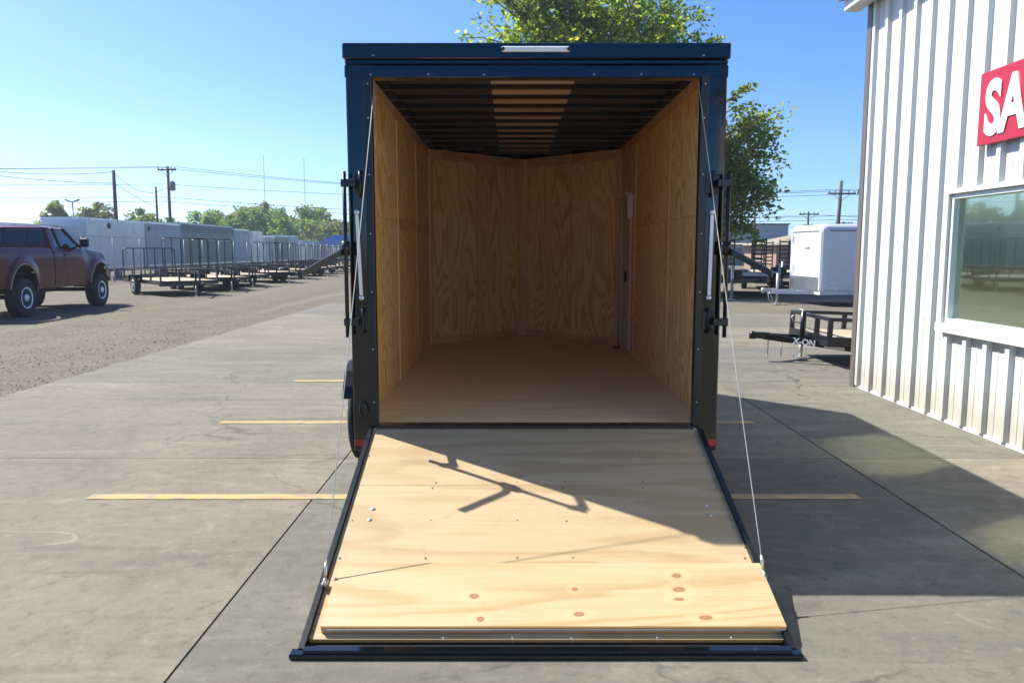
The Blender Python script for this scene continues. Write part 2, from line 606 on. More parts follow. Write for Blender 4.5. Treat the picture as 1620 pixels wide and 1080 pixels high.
def m_chainlink():
    t = NT("chain_link")
    tc = t.n("ShaderNodeTexCoord")
    sp = t.n("ShaderNodeSeparateXYZ")
    t.l(tc.outputs["Object"], sp.inputs[0])
    k = 13.0
    a = t.math('FRACT', t.math('MULTIPLY', t.math('ADD', sp.outputs[1], sp.outputs[2]), k))
    b = t.math('FRACT', t.math('MULTIPLY', t.math('SUBTRACT', sp.outputs[1], sp.outputs[2]), k))
    f = t.math('MAXIMUM', t.math('LESS_THAN', a, 0.09), t.math('LESS_THAN', b, 0.09))
    t.base((0.32, 0.33, 0.34), 0.5, 0.6)
    tr = t.n("ShaderNodeBsdfTransparent")
    mx = t.n("ShaderNodeMixShader")
    t.l(f, mx.inputs[0]); t.l(tr.outputs[0], mx.inputs[1]); t.l(t.b.outputs[0], mx.inputs[2])
    t.l(mx.outputs[0], t.o.inputs["Surface"])
    return t.m


def m_diamond():
    t = NT("diamond_plate")
    co = t.coord((1, 1, 1))
    v = t.n("ShaderNodeTexVoronoi"); t.l(co, v.inputs["Vector"]); v.inputs["Scale"].default_value = 22
    t.base(t.ramp(v.outputs["Distance"], [(0.1, (0.75, 0.75, 0.73)), (0.5, (0.45, 0.46, 0.46))]), 0.3, 0.9)
    t.bump(v.outputs["Distance"], 0.8, 0.01)
    return t.m


def m_stripe():
    t = NT("worn_yellow_paint")
    co = t.coord()
    n = t.noise(co, 9.0, 5, 0.7)
    n2 = t.noise(t.coord((1, 5, 1)), 2.5, 4, 0.65)
    c = t.ramp(n2, [(0.3, (0.33, 0.21, 0.075)), (0.6, (0.45, 0.295, 0.10)), (0.8, (0.42, 0.32, 0.17))])
    c = t.mix(t.math('MULTIPLY', t.math('SUBTRACT', n, 0.43, clamp=True), 3.6, clamp=True), c, (0.20, 0.185, 0.16))
    t.base(c, 0.8)
    return t.m


M = {}
M['concrete'] = m_concrete()
M['gravel'] = m_gravel()
M['joint'] = paint("joint_filler", (0.06, 0.055, 0.05), 0.9)
M['stripe'] = m_stripe()
M['black_gloss'] = paint("black_gloss_paint", (0.003, 0.004, 0.006), 0.08, 0.0, 0.3, 0.05)
M['black_satin'] = paint("black_satin_paint", (0.006, 0.0065, 0.008), 0.30, 0.0, 0.0, 0.3)
M['black_rough'] = paint("black_rough_steel", (0.009, 0.009, 0.0095), 0.6, 0.0, 0.0, 0.5)
M['black_felt'] = paint("black_roof_liner", (0.007, 0.007, 0.007), 0.9, 0.0, 0.0, 0.2)
M['rubber'] = paint("tyre_rubber", (0.022, 0.022, 0.023), 0.8, 0.0, 0.0, 0.9)
M['steel'] = paint("bright_steel", (0.62, 0.62, 0.60), 0.28, 1.0, 0.0, 0.3)
M['galv'] = paint("galvanised_steel", (0.50, 0.50, 0.48), 0.5, 0.7, 0.0, 0.5)
M['chrome'] = paint("chrome", (0.80, 0.80, 0.80), 0.08, 1.0, 0.0, 0.05)
M['alu'] = paint("aluminium", (0.70, 0.70, 0.69), 0.35, 0.8, 0.0, 0.2)
M['lens_clear'] = paint("clear_lamp_lens", (0.80, 0.79, 0.78), 0.15, 0.0, 0.6, 0.15)
M['red_lens'] = paint("red_reflector", (0.55, 0.012, 0.012), 0.2, 0.0, 0.5, 0.1)
M['amber'] = paint("amber_reflector", (0.75, 0.19, 0.015), 0.2, 0.0, 0.5, 0.1)
M['white_plastic'] = paint("white_plastic", (0.75, 0.70, 0.63), 0.4)
M['white_paint'] = paint("white_trailer_paint", (0.60, 0.605, 0.62), 0.28, 0.0, 0.3, 0.22)
def m_siding():
    t = NT("white_ribbed_steel")
    st = t.noise(t.coord((7, 7, 0.35)), 1.0, 4, 0.6)
    sp = t.noise(t.coord(), 5.0, 5, 0.7)
    tc = t.n("ShaderNodeTexCoord"); sx = t.n("ShaderNodeSeparateXYZ"); t.l(tc.outputs["Object"], sx.inputs[0])
    low = t.math('SUBTRACT', 1.0, t.math('DIVIDE', t.math('ADD', sx.outputs[2], t.math('MULTIPLY', sp, -0.35)), 0.30), clamp=True)
    c = t.mix(t.math('MULTIPLY', t.math('SUBTRACT', st, 0.5, clamp=True), 1.3, clamp=True), (0.585, 0.605, 0.58), (0.45, 0.46, 0.44))
    c = t.mix(t.math('MULTIPLY', low, 0.55), c, (0.34, 0.29, 0.22))      # mud splashed along the base
    t.base(c, 0.42)
    return t.m


M['white_wall'] = m_siding()
M['bronze'] = paint("bronze_trim", (0.115, 0.095, 0.085), 0.42, 0.0, 0.0, 0.3)
M['trim_white'] = paint("pale_trim", (0.62, 0.63, 0.60), 0.4, 0.0, 0.0, 0.2)
M['vinyl'] = paint("white_window_vinyl", (0.70, 0.76, 0.74), 0.35, 0.0, 0.0, 0.1)
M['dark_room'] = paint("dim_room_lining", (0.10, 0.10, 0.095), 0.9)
M['sign_red'] = paint("red_sign_face", (0.40, 0.003, 0.014), 0.35, 0.0, 0.2, 0.08)
M['sign_white'] = paint("white_letter", (0.80, 0.82, 0.82), 0.4, 0.0, 0.0, 0.04)
M['glass'] = m_window()
M['maroon'] = paint("maroon_car_paint", (0.085, 0.0035, 0.014), 0.20, 0.0, 0.0, 0.0, 0.32)
M['rim'] = paint("bright_wheel_face", (0.78, 0.79, 0.82), 0.25, 0.35, 0.0, 0.1)
M['tan_roof'] = paint("faded_roof_paint", (0.36, 0.30, 0.20), 0.4, 0.0, 0.4, 0.5)
M['car_glass'] = paint("dark_car_glass", (0.010, 0.016, 0.018), 0.03, 0.0, 0.6, 0.0, 0.6)
M['wood_pole'] = paint("creosote_pole", (0.105, 0.070, 0.050), 0.9, 0.0, 0.0, 0.6)
M['wire'] = paint("weathered_wire", (0.09, 0.09, 0.095), 0.6)
M['grey_box'] = paint("pale_grey_siding", (0.40, 0.42, 0.44), 0.5, 0.0, 0.0, 0.35)
M['grey_dark'] = paint("dull_grey_siding", (0.155, 0.165, 0.165), 0.6, 0.0, 0.0, 0.4)
M['grey_blue'] = paint("blue_grey_siding", (0.29, 0.33, 0.38), 0.5, 0.0, 0.0, 0.35)
M['tan_wall'] = paint("tan_siding", (0.36, 0.33, 0.275), 0.7, 0.0, 0.0, 0.3)
M['door_skin'] = paint("pale_door_skin", (0.62, 0.52, 0.40), 0.6)
M['tan_shingle'] = paint("tan_shingles", (0.25, 0.215, 0.155), 0.9, 0.0, 0.0, 0.5)
M['brick_pink'] = paint("pink_brick", (0.30, 0.18, 0.14), 0.85, 0.0, 0.0, 0.5)
M['blue_tarp'] = paint("blue_awning", (0.03, 0.21, 0.55), 0.5, 0.0, 0.0, 0.2)
M['red_paint'] = paint("red_paint", (0.42, 0.04, 0.03), 0.4)
M['chain'] = m_chainlink()
M['diamond'] = m_diamond()
M['bark'] = m_bark()
M['leaf'] = m_leaf("cottonwood_leaf", [(0.0, (0.11, 0.165, 0.045)), (0.45, (0.20, 0.27, 0.065)), (0.8, (0.31, 0.35, 0.085)), (1.0, (0.46, 0.41, 0.10))], 0.65)
M['leaf_green'] = m_leaf("elm_leaf", [(0.0, (0.12, 0.21, 0.085)), (0.6, (0.21, 0.33, 0.12)), (1.0, (0.36, 0.43, 0.15))], 0.72)
M['leaf_far'] = m_leaf("distant_foliage", [(0.0, (0.09, 0.15, 0.055)), (0.5, (0.165, 0.235, 0.08)), (0.88, (0.25, 0.29, 0.10)), (1.0, (0.34, 0.29, 0.11))], 0.5)
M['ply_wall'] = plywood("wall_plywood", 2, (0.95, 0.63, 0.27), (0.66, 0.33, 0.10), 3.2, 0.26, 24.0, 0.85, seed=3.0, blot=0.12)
M['ply_nose'] = plywood("nose_plywood", 2, (0.95, 0.64, 0.27), (0.68, 0.35, 0.105), 3.5, 0.17, 19.0, 0.80, seed=9.0, blot=0.12)
M['ply_trim'] = plywood("trim_strip_wood", 2, (0.84, 0.52, 0.24), (0.60, 0.31, 0.12), 5.0, 0.08, 4.0, 0.5, seed=21.0)
M['ply_trim_x'] = plywood("trim_rail_wood", 0, (0.78, 0.45, 0.20), (0.54, 0.26, 0.10), 5.0, 0.08, 4.0, 0.5, seed=25.0)
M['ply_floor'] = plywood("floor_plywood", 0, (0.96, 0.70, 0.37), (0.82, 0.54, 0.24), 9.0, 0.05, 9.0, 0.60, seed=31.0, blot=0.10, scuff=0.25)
M['ply_ceiling'] = plywood("ceiling_plywood", 0, (0.85, 0.60, 0.40), (0.66, 0.40, 0.24), 4.0, 0.06, 5.0, 0.4, seed=44.0)
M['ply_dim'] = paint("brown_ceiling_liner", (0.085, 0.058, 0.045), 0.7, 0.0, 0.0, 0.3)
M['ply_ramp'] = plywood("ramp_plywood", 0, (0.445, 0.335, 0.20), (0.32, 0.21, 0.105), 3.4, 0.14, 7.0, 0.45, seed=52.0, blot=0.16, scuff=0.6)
KNOTS = [(-0.303, -1.407, 0.024, 0.017), (-0.271, -1.535, 0.020, 0.017), (0.135, -1.367, 0.016, 0.012), (0.139, -1.508, 0.028, 0.014),
         (0.591, -1.287, 0.026, 0.017), (0.585, -1.370, 0.030, 0.017), (0.574, -1.425, 0.028, 0.012), (0.665, -1.525, 0.034, 0.014)]
M['ply_flap'] = plywood("flap_plywood", 0, (0.47, 0.36, 0.21), (0.35, 0.23, 0.10), 4.4, 0.09, 8.0, 0.55, seed=58.0, knots=KNOTS, blot=0.18, scuff=0.35)
M['ply_edge'] = paint("plywood_edge", (0.78, 0.42, 0.15), 0.8, 0.0, 0.0, 0.6)
M['deck_wood'] = plywood("deck_planks", 1, (0.46, 0.37, 0.25), (0.32, 0.24, 0.15), 7.0, 0.06, 4.0, 0.5, seed=63.0)

# ------------------------------------------------------------------ the setting: ground and concrete
g = MB()
nx, ny = 40, 60
xs = [-1500, -600, -250, -120, -70, -45, -30, -24, -20, -17, -15, -13, -11.5, -10, -9, -8, -7, -6, -3, 0, 4, 8, 10, 12, 15, 20, 30, 50, 90, 200, 600, 1500]
ys = [-60, -20, 0, 4, 6, 7, 8, 9, 10, 11, 12, 13, 14, 16, 18, 20, 22, 24, 26, 28, 31, 35, 40, 50, 70, 110, 200, 500, 1200, 3000]
vs = []
for y in ys:
    for x in xs:
        near = 1.0 if (abs(x) < 40 and y < 60) else 0.0
        inside = (-6.2 < x < 15 and -10 < y < 25)
        z = -0.03 + (0.0 if inside else near * 0.045 * (mnoise.noise(V(x * 0.37, y * 0.29, 1.3))))
        vs.append((x, y, z))
W_ = len(xs)
g.add(vs, [(j * W_ + i, j * W_ + i + 1, (j + 1) * W_ + i + 1, (j + 1) * W_ + i) for j in range(len(ys) - 1) for i in range(W_ - 1)], True)
tag(g.build("gravel_ground", M['gravel']), kind="structure")

pad = MB()
pad.add([(-5.64, -6, -0.016), (14, -6, -0.016), (14, 19.9, -0.016), (-1.3, 19.9, -0.016), (-1.3, 23.9, -0.016), (-5.64, 23.9, -0.016)], [(0, 1, 2, 3, 4, 5)])
pad_o = tag(pad.build("concrete_pad", M['joint']), kind="structure")
XE = [-5.65, -1.30, 2.53, 6.36, 10.2, 14.0]
YE = [-6.0, -1.0, 2.45, 5.91, 9.43, 12.88, 16.35, 19.9]
for i in range(len(XE) - 1):
    yy = YE + ([23.9] if i == 0 else [])
    for j in range(len(yy) - 1):
        w = 0.0045
        x0, x1 = XE[i] + w, XE[i + 1] - w
        y0, y1 = yy[j] + 0.003, yy[j + 1] - 0.003
        sl = MB()
        b = 0.004
        vs = [(x0, y0, -0.12), (x1, y0, -0.12), (x1, y1, -0.12), (x0, y1, -0.12),
              (x0, y0, -b * 0.7), (x1, y0, -b * 0.7), (x1, y1, -b * 0.7), (x0, y1, -b * 0.7),
              (x0 + b, y0 + b, 0), (x1 - b, y0 + b, 0), (x1 - b, y1 - b, 0), (x0 + b, y1 - b, 0)]
        if i == 0:
            # broken gravel-side edge
            n = 30
            top, low = [], []
            for k in range(n + 1):
                t = k / n
                yv = y0 + (y1 - y0) * t
                xo = x0 + 0.05 * mnoise.noise(V(yv * 1.7, 2.1, 0)) + 0.02 * mnoise.noise(V(yv * 9, 5.1, 0))
                top.append((xo, yv, 0)); low.append((xo - 0.015, yv, -0.12))
            sl.add([(x1, y0, 0), (x1, y1, 0)] + top, [[0, 1] + [2 + n - k for k in range(n + 1)]])
            sl.add(top + low, [(k, k + 1, n + 2 + k, n + 1 + k) for k in range(n)])
            sl.add([(x0, y0, 0), (x1, y0, 0), (x1, y0, -.12), (x0, y0, -.12), (x0, y1, 0), (x1, y1, 0), (x1, y1, -.12), (x0, y1, -.12), ],
                   [(0, 3, 2, 1), (4, 5, 6, 7), (1, 2, 6, 5)])
        else:
            sl.add(vs, [(8, 9, 10, 11), (4, 5, 9, 8), (5, 6, 10, 9), (6, 7, 11, 10), (7, 4, 8, 11),
                        (0, 1, 5, 4), (1, 2, 6, 5), (2, 3, 7, 6), (3, 0, 4, 7)])
        sl.build("slab", M['concrete'], pad_o)

for k, yv in enumerate((2.62, 4.945, 7.175, 9.52)):
    ln = MB()
    n = 60
    x0, x1 = -2.80 + 0.03 * k, 2.27
    up, dn = [], []
    for i in range(n + 1):
        x = x0 + (x1 - x0) * i / n
        up.append((x, yv + 0.052 + 0.008 * mnoise.noise(V(x * 6, yv, 0)), 0.004))
        dn.append((x, yv - 0.052 + 0.008 * mnoise.noise(V(x * 6, yv, 9)), 0.004))
    ln.add(up + dn, [(i, n + 1 + i, n + 2 + i, i + 1) for i in range(n)])
    tag(ln.build("parking_line", M['stripe']), kind="structure")

# loose stones along the gravel edge
st = MB()
for k in range(7500):
    y = 7.0 + 20 * rng.random() ** 1.6
    x = -5.72 - abs(rng.gauss(0, 2.6))
    if x < -15: continue
    r = rng.uniform(0.005, 0.013) * (1.0 if rng.random() > 0.03 else 1.8)
    c = V(x, y, -0.03 + r * 0.35 + (0.03 * mnoise.noise(V(x * .37, y * .29, 1.3)) if x < -6.2 else 0))
    a = rng.random() * 6.28
    e = [V(math.cos(a), math.sin(a), 0) * r * rng.uniform(.8, 1.4), V(-math.sin(a), math.cos(a), 0) * r * rng.uniform(.7, 1.1), V(0, 0, r * rng.uniform(.5, .9))]
    st.add([c + e[0], c + e[1], c - e[0], c - e[1], c + e[2], c - e[2]], [(0, 1, 4), (1, 2, 4), (2, 3, 4), (3, 0, 4)])
tag(st.build("gravel_stones", M['gravel']), "loose pale stones scattered beside the concrete edge", "gravel", kind="stuff")

# ------------------------------------------------------------------ the open cargo trailer
TR = tag(empty("cargo_trailer", (0.14, 4.6, 0)), "black enclosed cargo trailer seen from behind with plywood interior and lowered ramp", "trailer")
BG, BS = M['black_gloss'], M['black_satin']
for s in (-1, 1):
    p = MB()
    p.bbox(min(s * 1.095, s * 0.955), max(s * 1.095, s * 0.955), 0.0, 0.09, 0.40, 2.662, 0.006)
    post = p.build("corner_post", BG, TR)
    fl = MB()
    fl.bbox(min(s * 0.990, s * 0.947), max(s * 0.990, s * 0.947), -0.008, 0.05, 0.548, 2.60, 0.003)
    fl.build("door_flange", BS, post)
    for z in (0.70, 1.02, 1.36, 1.70, 2.04, 2.36, 2.55):
        r_ = MB(); r_.lathe((s * 0.968, -0.008, z), (0, -1, 0), [(0, 0.006), (0.003, 0.005), (0.005, 0.002)], 8)
        r_.build("rivet", M['galv'], post)
    rf = MB(); rf.bbox(min(s * 1.09, s * 0.992), max(s * 1.09, s * 0.992), -0.004, 0.0, 0.432, 0.472, 0.001)
    rf.build("reflector", M['red_lens'], post)
hd = MB(); hd.bbox(-1.1, 1.1, -0.002, 0.09, 2.586, 2.655, 0.004)
hd_o = hd.build("header_beam", BG, TR)
h2 = MB(); h2.bbox(-1.098, 1.098, 0.004, 0.085, 2.662, 2.684, 0.003); h2.build("drip_rail", BG, hd_o)
for x in (-0.95, -0.62, -0.30, 0.33, 0.60, 0.90):
    r_ = MB(); r_.lathe((x, -0.002, 2.603), (0, -1, 0), [(0, 0.006), (0.003, 0.005), (0.005, 0.002)], 8)
    r_.build("rivet", M['steel'], hd_o)
cp = MB(); cp.bbox(-1.108, 1.108, -0.016, 0.16, 2.688, 2.775, 0.006)
cap_o = cp.build("roof_cap", BG, TR)
for x in (-0.93, 0.95):
    r_ = MB(); r_.lathe((x, -0.016, 2.705), (0, -1, 0), [(0, 0.006), (0.003, 0.005), (0.005, 0.002)], 8)
    r_.build("rivet", M['steel'], cap_o)
lb = MB(); lb.bbox(-0.20, 0.19, -0.034, -0.014, 2.722, 2.752, 0.006)
lb_o = lb.build("light_bar", M['lens_clear'], TR)
for x in (-0.192, 0.182):
    r_ = MB(); r_.lathe((x, -0.034, 2.737), (0, -1, 0), [(0, 0.012), (0.006, 0.010), (0.008, 0.003)], 10)
    r_.build("screw", M['black_satin'], lb_o)
sl = MB(); sl.bbox(-0.948, 0.948, -0.03, 0.06, 0.520, 0.562, 0.004)
sl.build("sill", BG, TR)
ub = MB(); ub.box(-0.95, 0.95, 0.01, 0.08, 0.40, 0.515); ub.box(-0.9, -0.8, 0.1, 4.9, 0.40, 0.5); ub.box(0.8, 0.9, 0.1, 4.9, 0.40, 0.5)
ub.build("chassis_frame", M['black_rough'], TR)
# outer skins
for s in (-1, 1):
    k = MB(); k.box(min(s * 1.093, s * 1.068), max(s * 1.093, s * 1.068), 0.091, 4.05, 0.45, 2.757)
    k.build("side_skin", BG, TR)
    k = MB()
    a, b = V(s * 1.093, 4.051, 0.45), V(0, 5.18, 0.45)
    nrm = V(s * 0.7, 0.7, 0) * 0.02
    k.obox(a, b - a, nrm, V(0, 0, 2.307)); k.build("nose_skin", BG, TR)
rf = MB(); rf.prism([(-1.10, 0.161, 2.755), (1.10, 0.161, 2.755), (1.12, 4.08, 2.755), (0, 5.24, 2.755), (-1.12, 4.08, 2.755)], (0, 0, 0.017))
rf.build("roof_skin", BG, TR)
# floor
YS = [0.06, 1.28, 2.50, 3.72, 5.15]
for j in range(4):
    k = MB(); y0, y1 = YS[j] + 0.0015, YS[j + 1] - 0.0015
    if j < 3:
        k.box(-1.06, 1.06, y0, y1, 0.535, 0.556)
    else:
        k.prism([(-1.06, y0, 0.535), (1.06, y0, 0.535), (1.06, 4.06, 0.535), (0, y1, 0.535), (-1.06, 4.06, 0.535)], (0, 0, 0.021))
    k.build("floor_board", M['ply_floor'], TR)
# side walls of plywood sheets with battens
for s in (-1, 1):
    x0, x1 = (s * 1.055, s * 1.066)
    ysp = [0.092, 1.70, 2.92, 4.07] if s < 0 else [0.092, 1.40, 3.02, 4.07]
    for j in range(3):
        for (z0, z1) in ((0.557, 1.828), (1.831, 2.712)):
            k = MB(); k.box(min(x0, x1), max(x0, x1), ysp[j] + 0.0015, ysp[j + 1] - 0.0015, z0, z1)
            k.build("wall_panel", M['ply_wall'], TR)
    for j in (1, 2):
        k = MB(); xa = s * 1.055; xb = s * 1.047
        k.box(min(xa, xb), max(xa, xb), ysp[j] - 0.022, ysp[j] + 0.022, 0.558, 2.62)
        k.build("batten", M['ply_trim'], TR)
    k = MB(); xa = s * 1.054; xb = s * 1.046
    k.box(min(xa, xb), max(xa, xb), 0.10, 4.05, 2.626, 2.711); k.build("top_strip", M['ply_trim_x'], TR)
    if s < 0:
        k = MB(); k.box(-1.0545, -1.049, 1.724, 4.05, 1.775, 1.868); k.build("rail_strip", M['ply_trim_x'], TR)
    k = MB(); xa = s * 1.054; xb = s * 1.03
    k.box(min(xa, xb), max(xa, xb), 4.02, 4.075, 0.558, 2.70); k.build("corner_trim", M['ply_trim'], TR)
psm = MB(); psm.lathe((0, 0, 0), (1, 0, 0), [(0, 0.007), (0.002, 0.006), (0.003, 0.002)], 6)
psm_m = psm.mesh("screw"); psm_m.materials.append(M['galv'])
for s in (-1, 1):
    for yv in ((0.14, 1.62, 1.78, 2.86, 2.98) if s < 0 else (0.14, 1.32, 1.48, 2.94)):
        for q in range(8):
            share("screw", psm_m, TR, (s * 1.0548, yv + rng.uniform(-.01, .01), 0.66 + 0.27 * q + rng.uniform(-.015, .015)), (0, 0, 0 if s < 0 else math.pi))
# V nose boards
for s in (-1, 1):
    A, B = V(s * 1.050, 4.08, 0), V(0, 5.08, 0)
    U = (B - A); Ln = U.length; u = U / Ln
    nin = V(-s * abs(u.y), -abs(u.x), 0)
    for (f0, f1) in ((0.0, 0.475), (0.48, 1.0)):
        k = MB(); k.obox(A + u * (Ln * f0) + V(0, 0, 0.557), u * (Ln * (f1 - f0) - 0.002), -nin * 0.012, V(0, 0, 2.15))
        k.build("nose_panel", M['ply_nose'], TR)
    k = MB(); k.obox(A + nin * 0.001 + V(0, 0, 2.60), u * (Ln - 0.03), nin * 0.009, V(0, 0, 0.105)); k.build("nose_strip", M['ply_trim_x'], TR)
    k = MB(); k.obox(A + nin * 0.001 + V(0, 0, 0.558), u * (Ln - 0.03), nin * 0.009, V(0, 0, 0.075)); k.build("nose_strip", M['ply_trim_x'], TR)
    k = MB(); k.obox(A + nin * 0.002 + V(0, 0, 0.634), u * 0.05, nin * 0.008, V(0, 0, 1.965)); k.build("nose_strip", M['ply_trim'], TR)
k = MB(); k.prism([(-0.055, 5.018, 0.56), (0.055, 5.018, 0.56), (0.0, 5.07, 0.56)], (0, 0, 2.14)); k.build("nose_post", M['ply_trim'], TR)
# ceiling
k = MB(); k.box(-0.285, 0.285, 0.10, 4.70, 2.744, 2.752); k.build("ceiling_panel", M['ply_ceiling'], TR)
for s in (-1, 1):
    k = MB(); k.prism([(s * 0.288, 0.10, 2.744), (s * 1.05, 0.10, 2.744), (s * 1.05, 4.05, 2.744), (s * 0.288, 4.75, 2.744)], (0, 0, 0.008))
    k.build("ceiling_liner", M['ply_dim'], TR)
for j in range(13):
    y = 0.22 + 0.36 * j
    hw = 1.053 if y < 4.05 else 1.053 * max(0.1, (5.1 - y) / 1.05)
    k = MB()
    n = 10
    for i in range(n):      # slightly arched bow
        xa, xb = -hw + 2 * hw * i / n, -hw + 2 * hw * (i + 1) / n
        za, zb = [2.7425 - 0.026 - 0.010 * ((q / hw) ** 2) for q in (xa, xb)]
        k.add([(xa, y, za), (xb, y, zb), (xb, y + 0.045, zb), (xa, y + 0.045, za), (xa, y, 2.7435), (xb, y, 2.7435), (xb, y + .045, 2.7435), (xa, y + .045, 2.7435)],
              [(0, 3, 2, 1), (0, 1, 5, 4), (2, 3, 7, 6)])
    k.build("roof_bow", M['black_satin'], TR)
for s in (-1, 1):
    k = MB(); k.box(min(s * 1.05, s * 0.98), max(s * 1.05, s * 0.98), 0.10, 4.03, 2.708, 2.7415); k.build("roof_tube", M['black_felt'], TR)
# side door in the right wall
sd = MB(); sd.box(1.030, 1.052, 3.20, 3.80, 0.60, 2.14); sd_o = sd.build("side_door", M['door_skin'], TR)
k = MB(); k.box(1.018, 1.0298, 3.81, 3.83, 0.558, 2.16); k.build("door_seal", M['black_satin'], sd_o)
k = MB(); k.box(1.020, 1.0298, 3.765, 3.795, 0.60, 2.14); k.build("door_edge", M['galv'], sd_o)
k = MB(); k.box(0.96, 1.02, 3.74, 3.82, 0.557, 0.572); k.build("door_foot", M['black_satin'], sd_o)
k = MB(); k.box(1.010, 1.0298, 3.36, 3.40, 1.28, 1.40); k.build("latch", M['black_satin'], sd_o)
k = MB(); k.obox((1.00, 3.16, 1.92), (0.0, 0.045, 0), (0.05, 0, 0), (0, 0, 0.24)); k.obox((0.98, 3.16, 2.145), (0.0, 0.2, 0), (0.05, 0, 0), (0, 0, 0.03))
k.build("door_hook", M['white_plastic'], sd_o)
# tail lamps
for s, xt, xb in ((-1, -1.045, -1.028), (1, 1.028, 1.022)):
    k = MB(); a, b = V(xb, -0.004, 1.315), V(xt, -0.004, 1.835)
    ww = V(0.022, 0, 0)
    k.obox(a - ww * 0.7, ww * 1.4, V(0, 0.004, 0), b - a)
    tl = k.build("tail_lamp", M['black_satin'], TR)
    k = MB(); d_ = (b - a)
    k.obox(a + d_ * 0.05 - ww * 0.45 + V(0, -0.012, 0), ww * 0.9, V(0, 0.011, 0), d_ * 0.9); k.build("lens", M['lens_clear'], tl)
    for f in (0.02, 0.98):
        k = MB(); k.lathe(a + d_ * f + V(0, -0.001, 0), (0, -1, 0), [(0, 0.017), (0.008, 0.014), (0.012, 0.004)], 12); k.build("lamp_end", M['alu'], tl)
# lock bars on brackets
for s in (-1, 1):
    lk = MB(); xB, yB = s * 1.098, -0.090
    lk.cyl((xB, yB, 1.10), (xB, yB, 2.05), 0.012, 12)
    lk_o = lk.build("lock_bar", BS, TR)
    for z in (1.19, 1.985):
        k = MB()
        k.bbox(min(s * 1.06, s * 0.985), max(s * 1.06, s * 0.985), -0.016, -0.0005, z - 0.055, z + 0.055, 0.003)
        k.bbox(min(s * 1.055, s * 1.035), max(s * 1.055, s * 1.035), -0.100, -0.014, z - 0.022, z + 0.022, 0.003)
        k.bbox(min(s * 1.116, s * 1.055), max(s * 1.116, s * 1.055), -0.103, -0.077, z - 0.022, z + 0.022, 0.003)
        k.cyl((s * 1.02, -0.022, z - 0.075), (s * 1.02, -0.022, z + 0.075), 0.011, 10)
        k.build("bracket", BS, lk_o)
    k = MB()
    p0 = V(xB, yB, 1.605); p1 = V(s * 1.118, yB - 0.05, 1.590); p2 = V(s * 1.20, yB - 0.14, 1.540); p3 = V(s * 1.29, yB - 0.225, 1.475)
    side = V(s * 0.6, 0.7, 0).normalized() * 0.012
    for a, b in ((p0, p1), (p1, p3)):
        k.obox(a - side * 0.5 + V(0, 0, -0.019), b - a, side, V(0, 0, 0.038))
    k.cyl((xB, yB, 1.575), (xB, yB, 1.655), 0.026, 12)
    k.build("handle", BS, lk_o)
# loop keeper on the left post
k = MB(); k.tube([(-1.03 + 0.022 * math.cos(t), -0.012 - 0.012 * abs(math.cos(t)), 0.655 + 0.045 * math.sin(t)) for t in [i * math.pi / 8 for i in range(17)]], 0.005, 6)
k.bbox(-1.052, -1.008, -0.006, -0.0005, 0.60, 0.71, 0.002)
k.build("keeper_loop", BG, TR)

# ramp door, lying on the concrete
RS = 0.3268
def rz(y): return RS * (y + 1.684)
RN = V(0, -RS, 1).normalized()
RU = V(0, -1, -RS)
RD = empty("ramp_door"); RD.parent = TR
def ramp_box(name, x0, x1, y0, y1, off, th, mat, parent=RD):
    k = MB()
    o = V(x0, y0, rz(y0)) + RN * off
    k.obox(o, V(x1 - x0, 0, 0), RU * (y0 - y1), RN * th)
    return k.build(name, mat, parent)
ramp_box("ramp_board", -0.968, 0.968, -0.015, -0.570, -0.020, 0.020, M['ply_ramp'])
ramp_box("ramp_board", -0.968, 0.968, -0.572, -1.590, -0.020, 0.020, M['ply_ramp'])
fl = ramp_box("flap_board", -0.925, 0.985, -1.197, -1.560, 0.0195, 0.017, M['ply_flap'])
fl2 = ramp_box("flap_board", -0.925, 0.985, -1.199, -1.559, 0.0005, 0.0165, M['ply_edge'])
ramp_box("flap_edge", -0.924, 0.984, -1.5605, -1.5625, 0.021, 0.0135, M['ply_edge'])
ramp_box("ramp_edge", -0.967, 0.967, -1.5905, -1.592, -0.019, 0.018, M['ply_edge'])
k = MB(); hy = -1.566
k.cyl((-0.92, hy, rz(hy) + 0.019), (0.98, hy, rz(hy) + 0.019), 0.005, 8); hp = k.build("piano_hinge", M['galv'], RD)
for s in (-1, 1):
    xa, xb = s * 0.970, s * 0.994
    ramp_box("side_rail", min(xa, xb), max(xa, xb), -0.05, -1.655, -0.035, 0.055, BS)
ramp_box("ramp_frame", -0.967, 0.967, -0.03, -1.58, -0.055, 0.033, M['black_rough'])
k = MB(); k.box(-0.95, 0.95, -1.65, -1.60, 0.003, 0.008); k.build("toe_recess", M['black_rough'], RD)
k = MB(); k.bbox(-1.02, 1.01, -1.705, -1.652, 0.003, 0.024, 0.004); k.build("toe_bar", BG, RD)
k = MB(); k.bbox(-0.967, 0.967, -1.700, -1.66, 0.0245, 0.038, 0.003); k.build("toe_lip", BG, RD)
sc = MB(); sc.lathe((0, 0, 0), (0, 0, 1), [(0, 0.0050), (0.0010, 0.0045), (0.0013, 0.002)], 8)
sc_m = sc.mesh("screw"); sc_m.materials.append(M['bronze'])
bo = MB(); bo.lathe((0, 0, 0), (0, 0, 1), [(0, 0.0125), (0.0025, 0.012), (0.003, 0.007), (0.006, 0.006), (0.007, 0.002)], 12)
bo_m = bo.mesh("bolt"); bo_m.materials.append(M['galv'])
tilt = (math.atan(RS), 0, 0)
spots = []
for x in (-0.945, -0.55, -0.12, 0.14, 0.55, 0.945):
    spots += [(x, -0.548), (x, -0.595), (x, -0.035), (x, -0.30), (x, -0.86), (x, -1.12)]
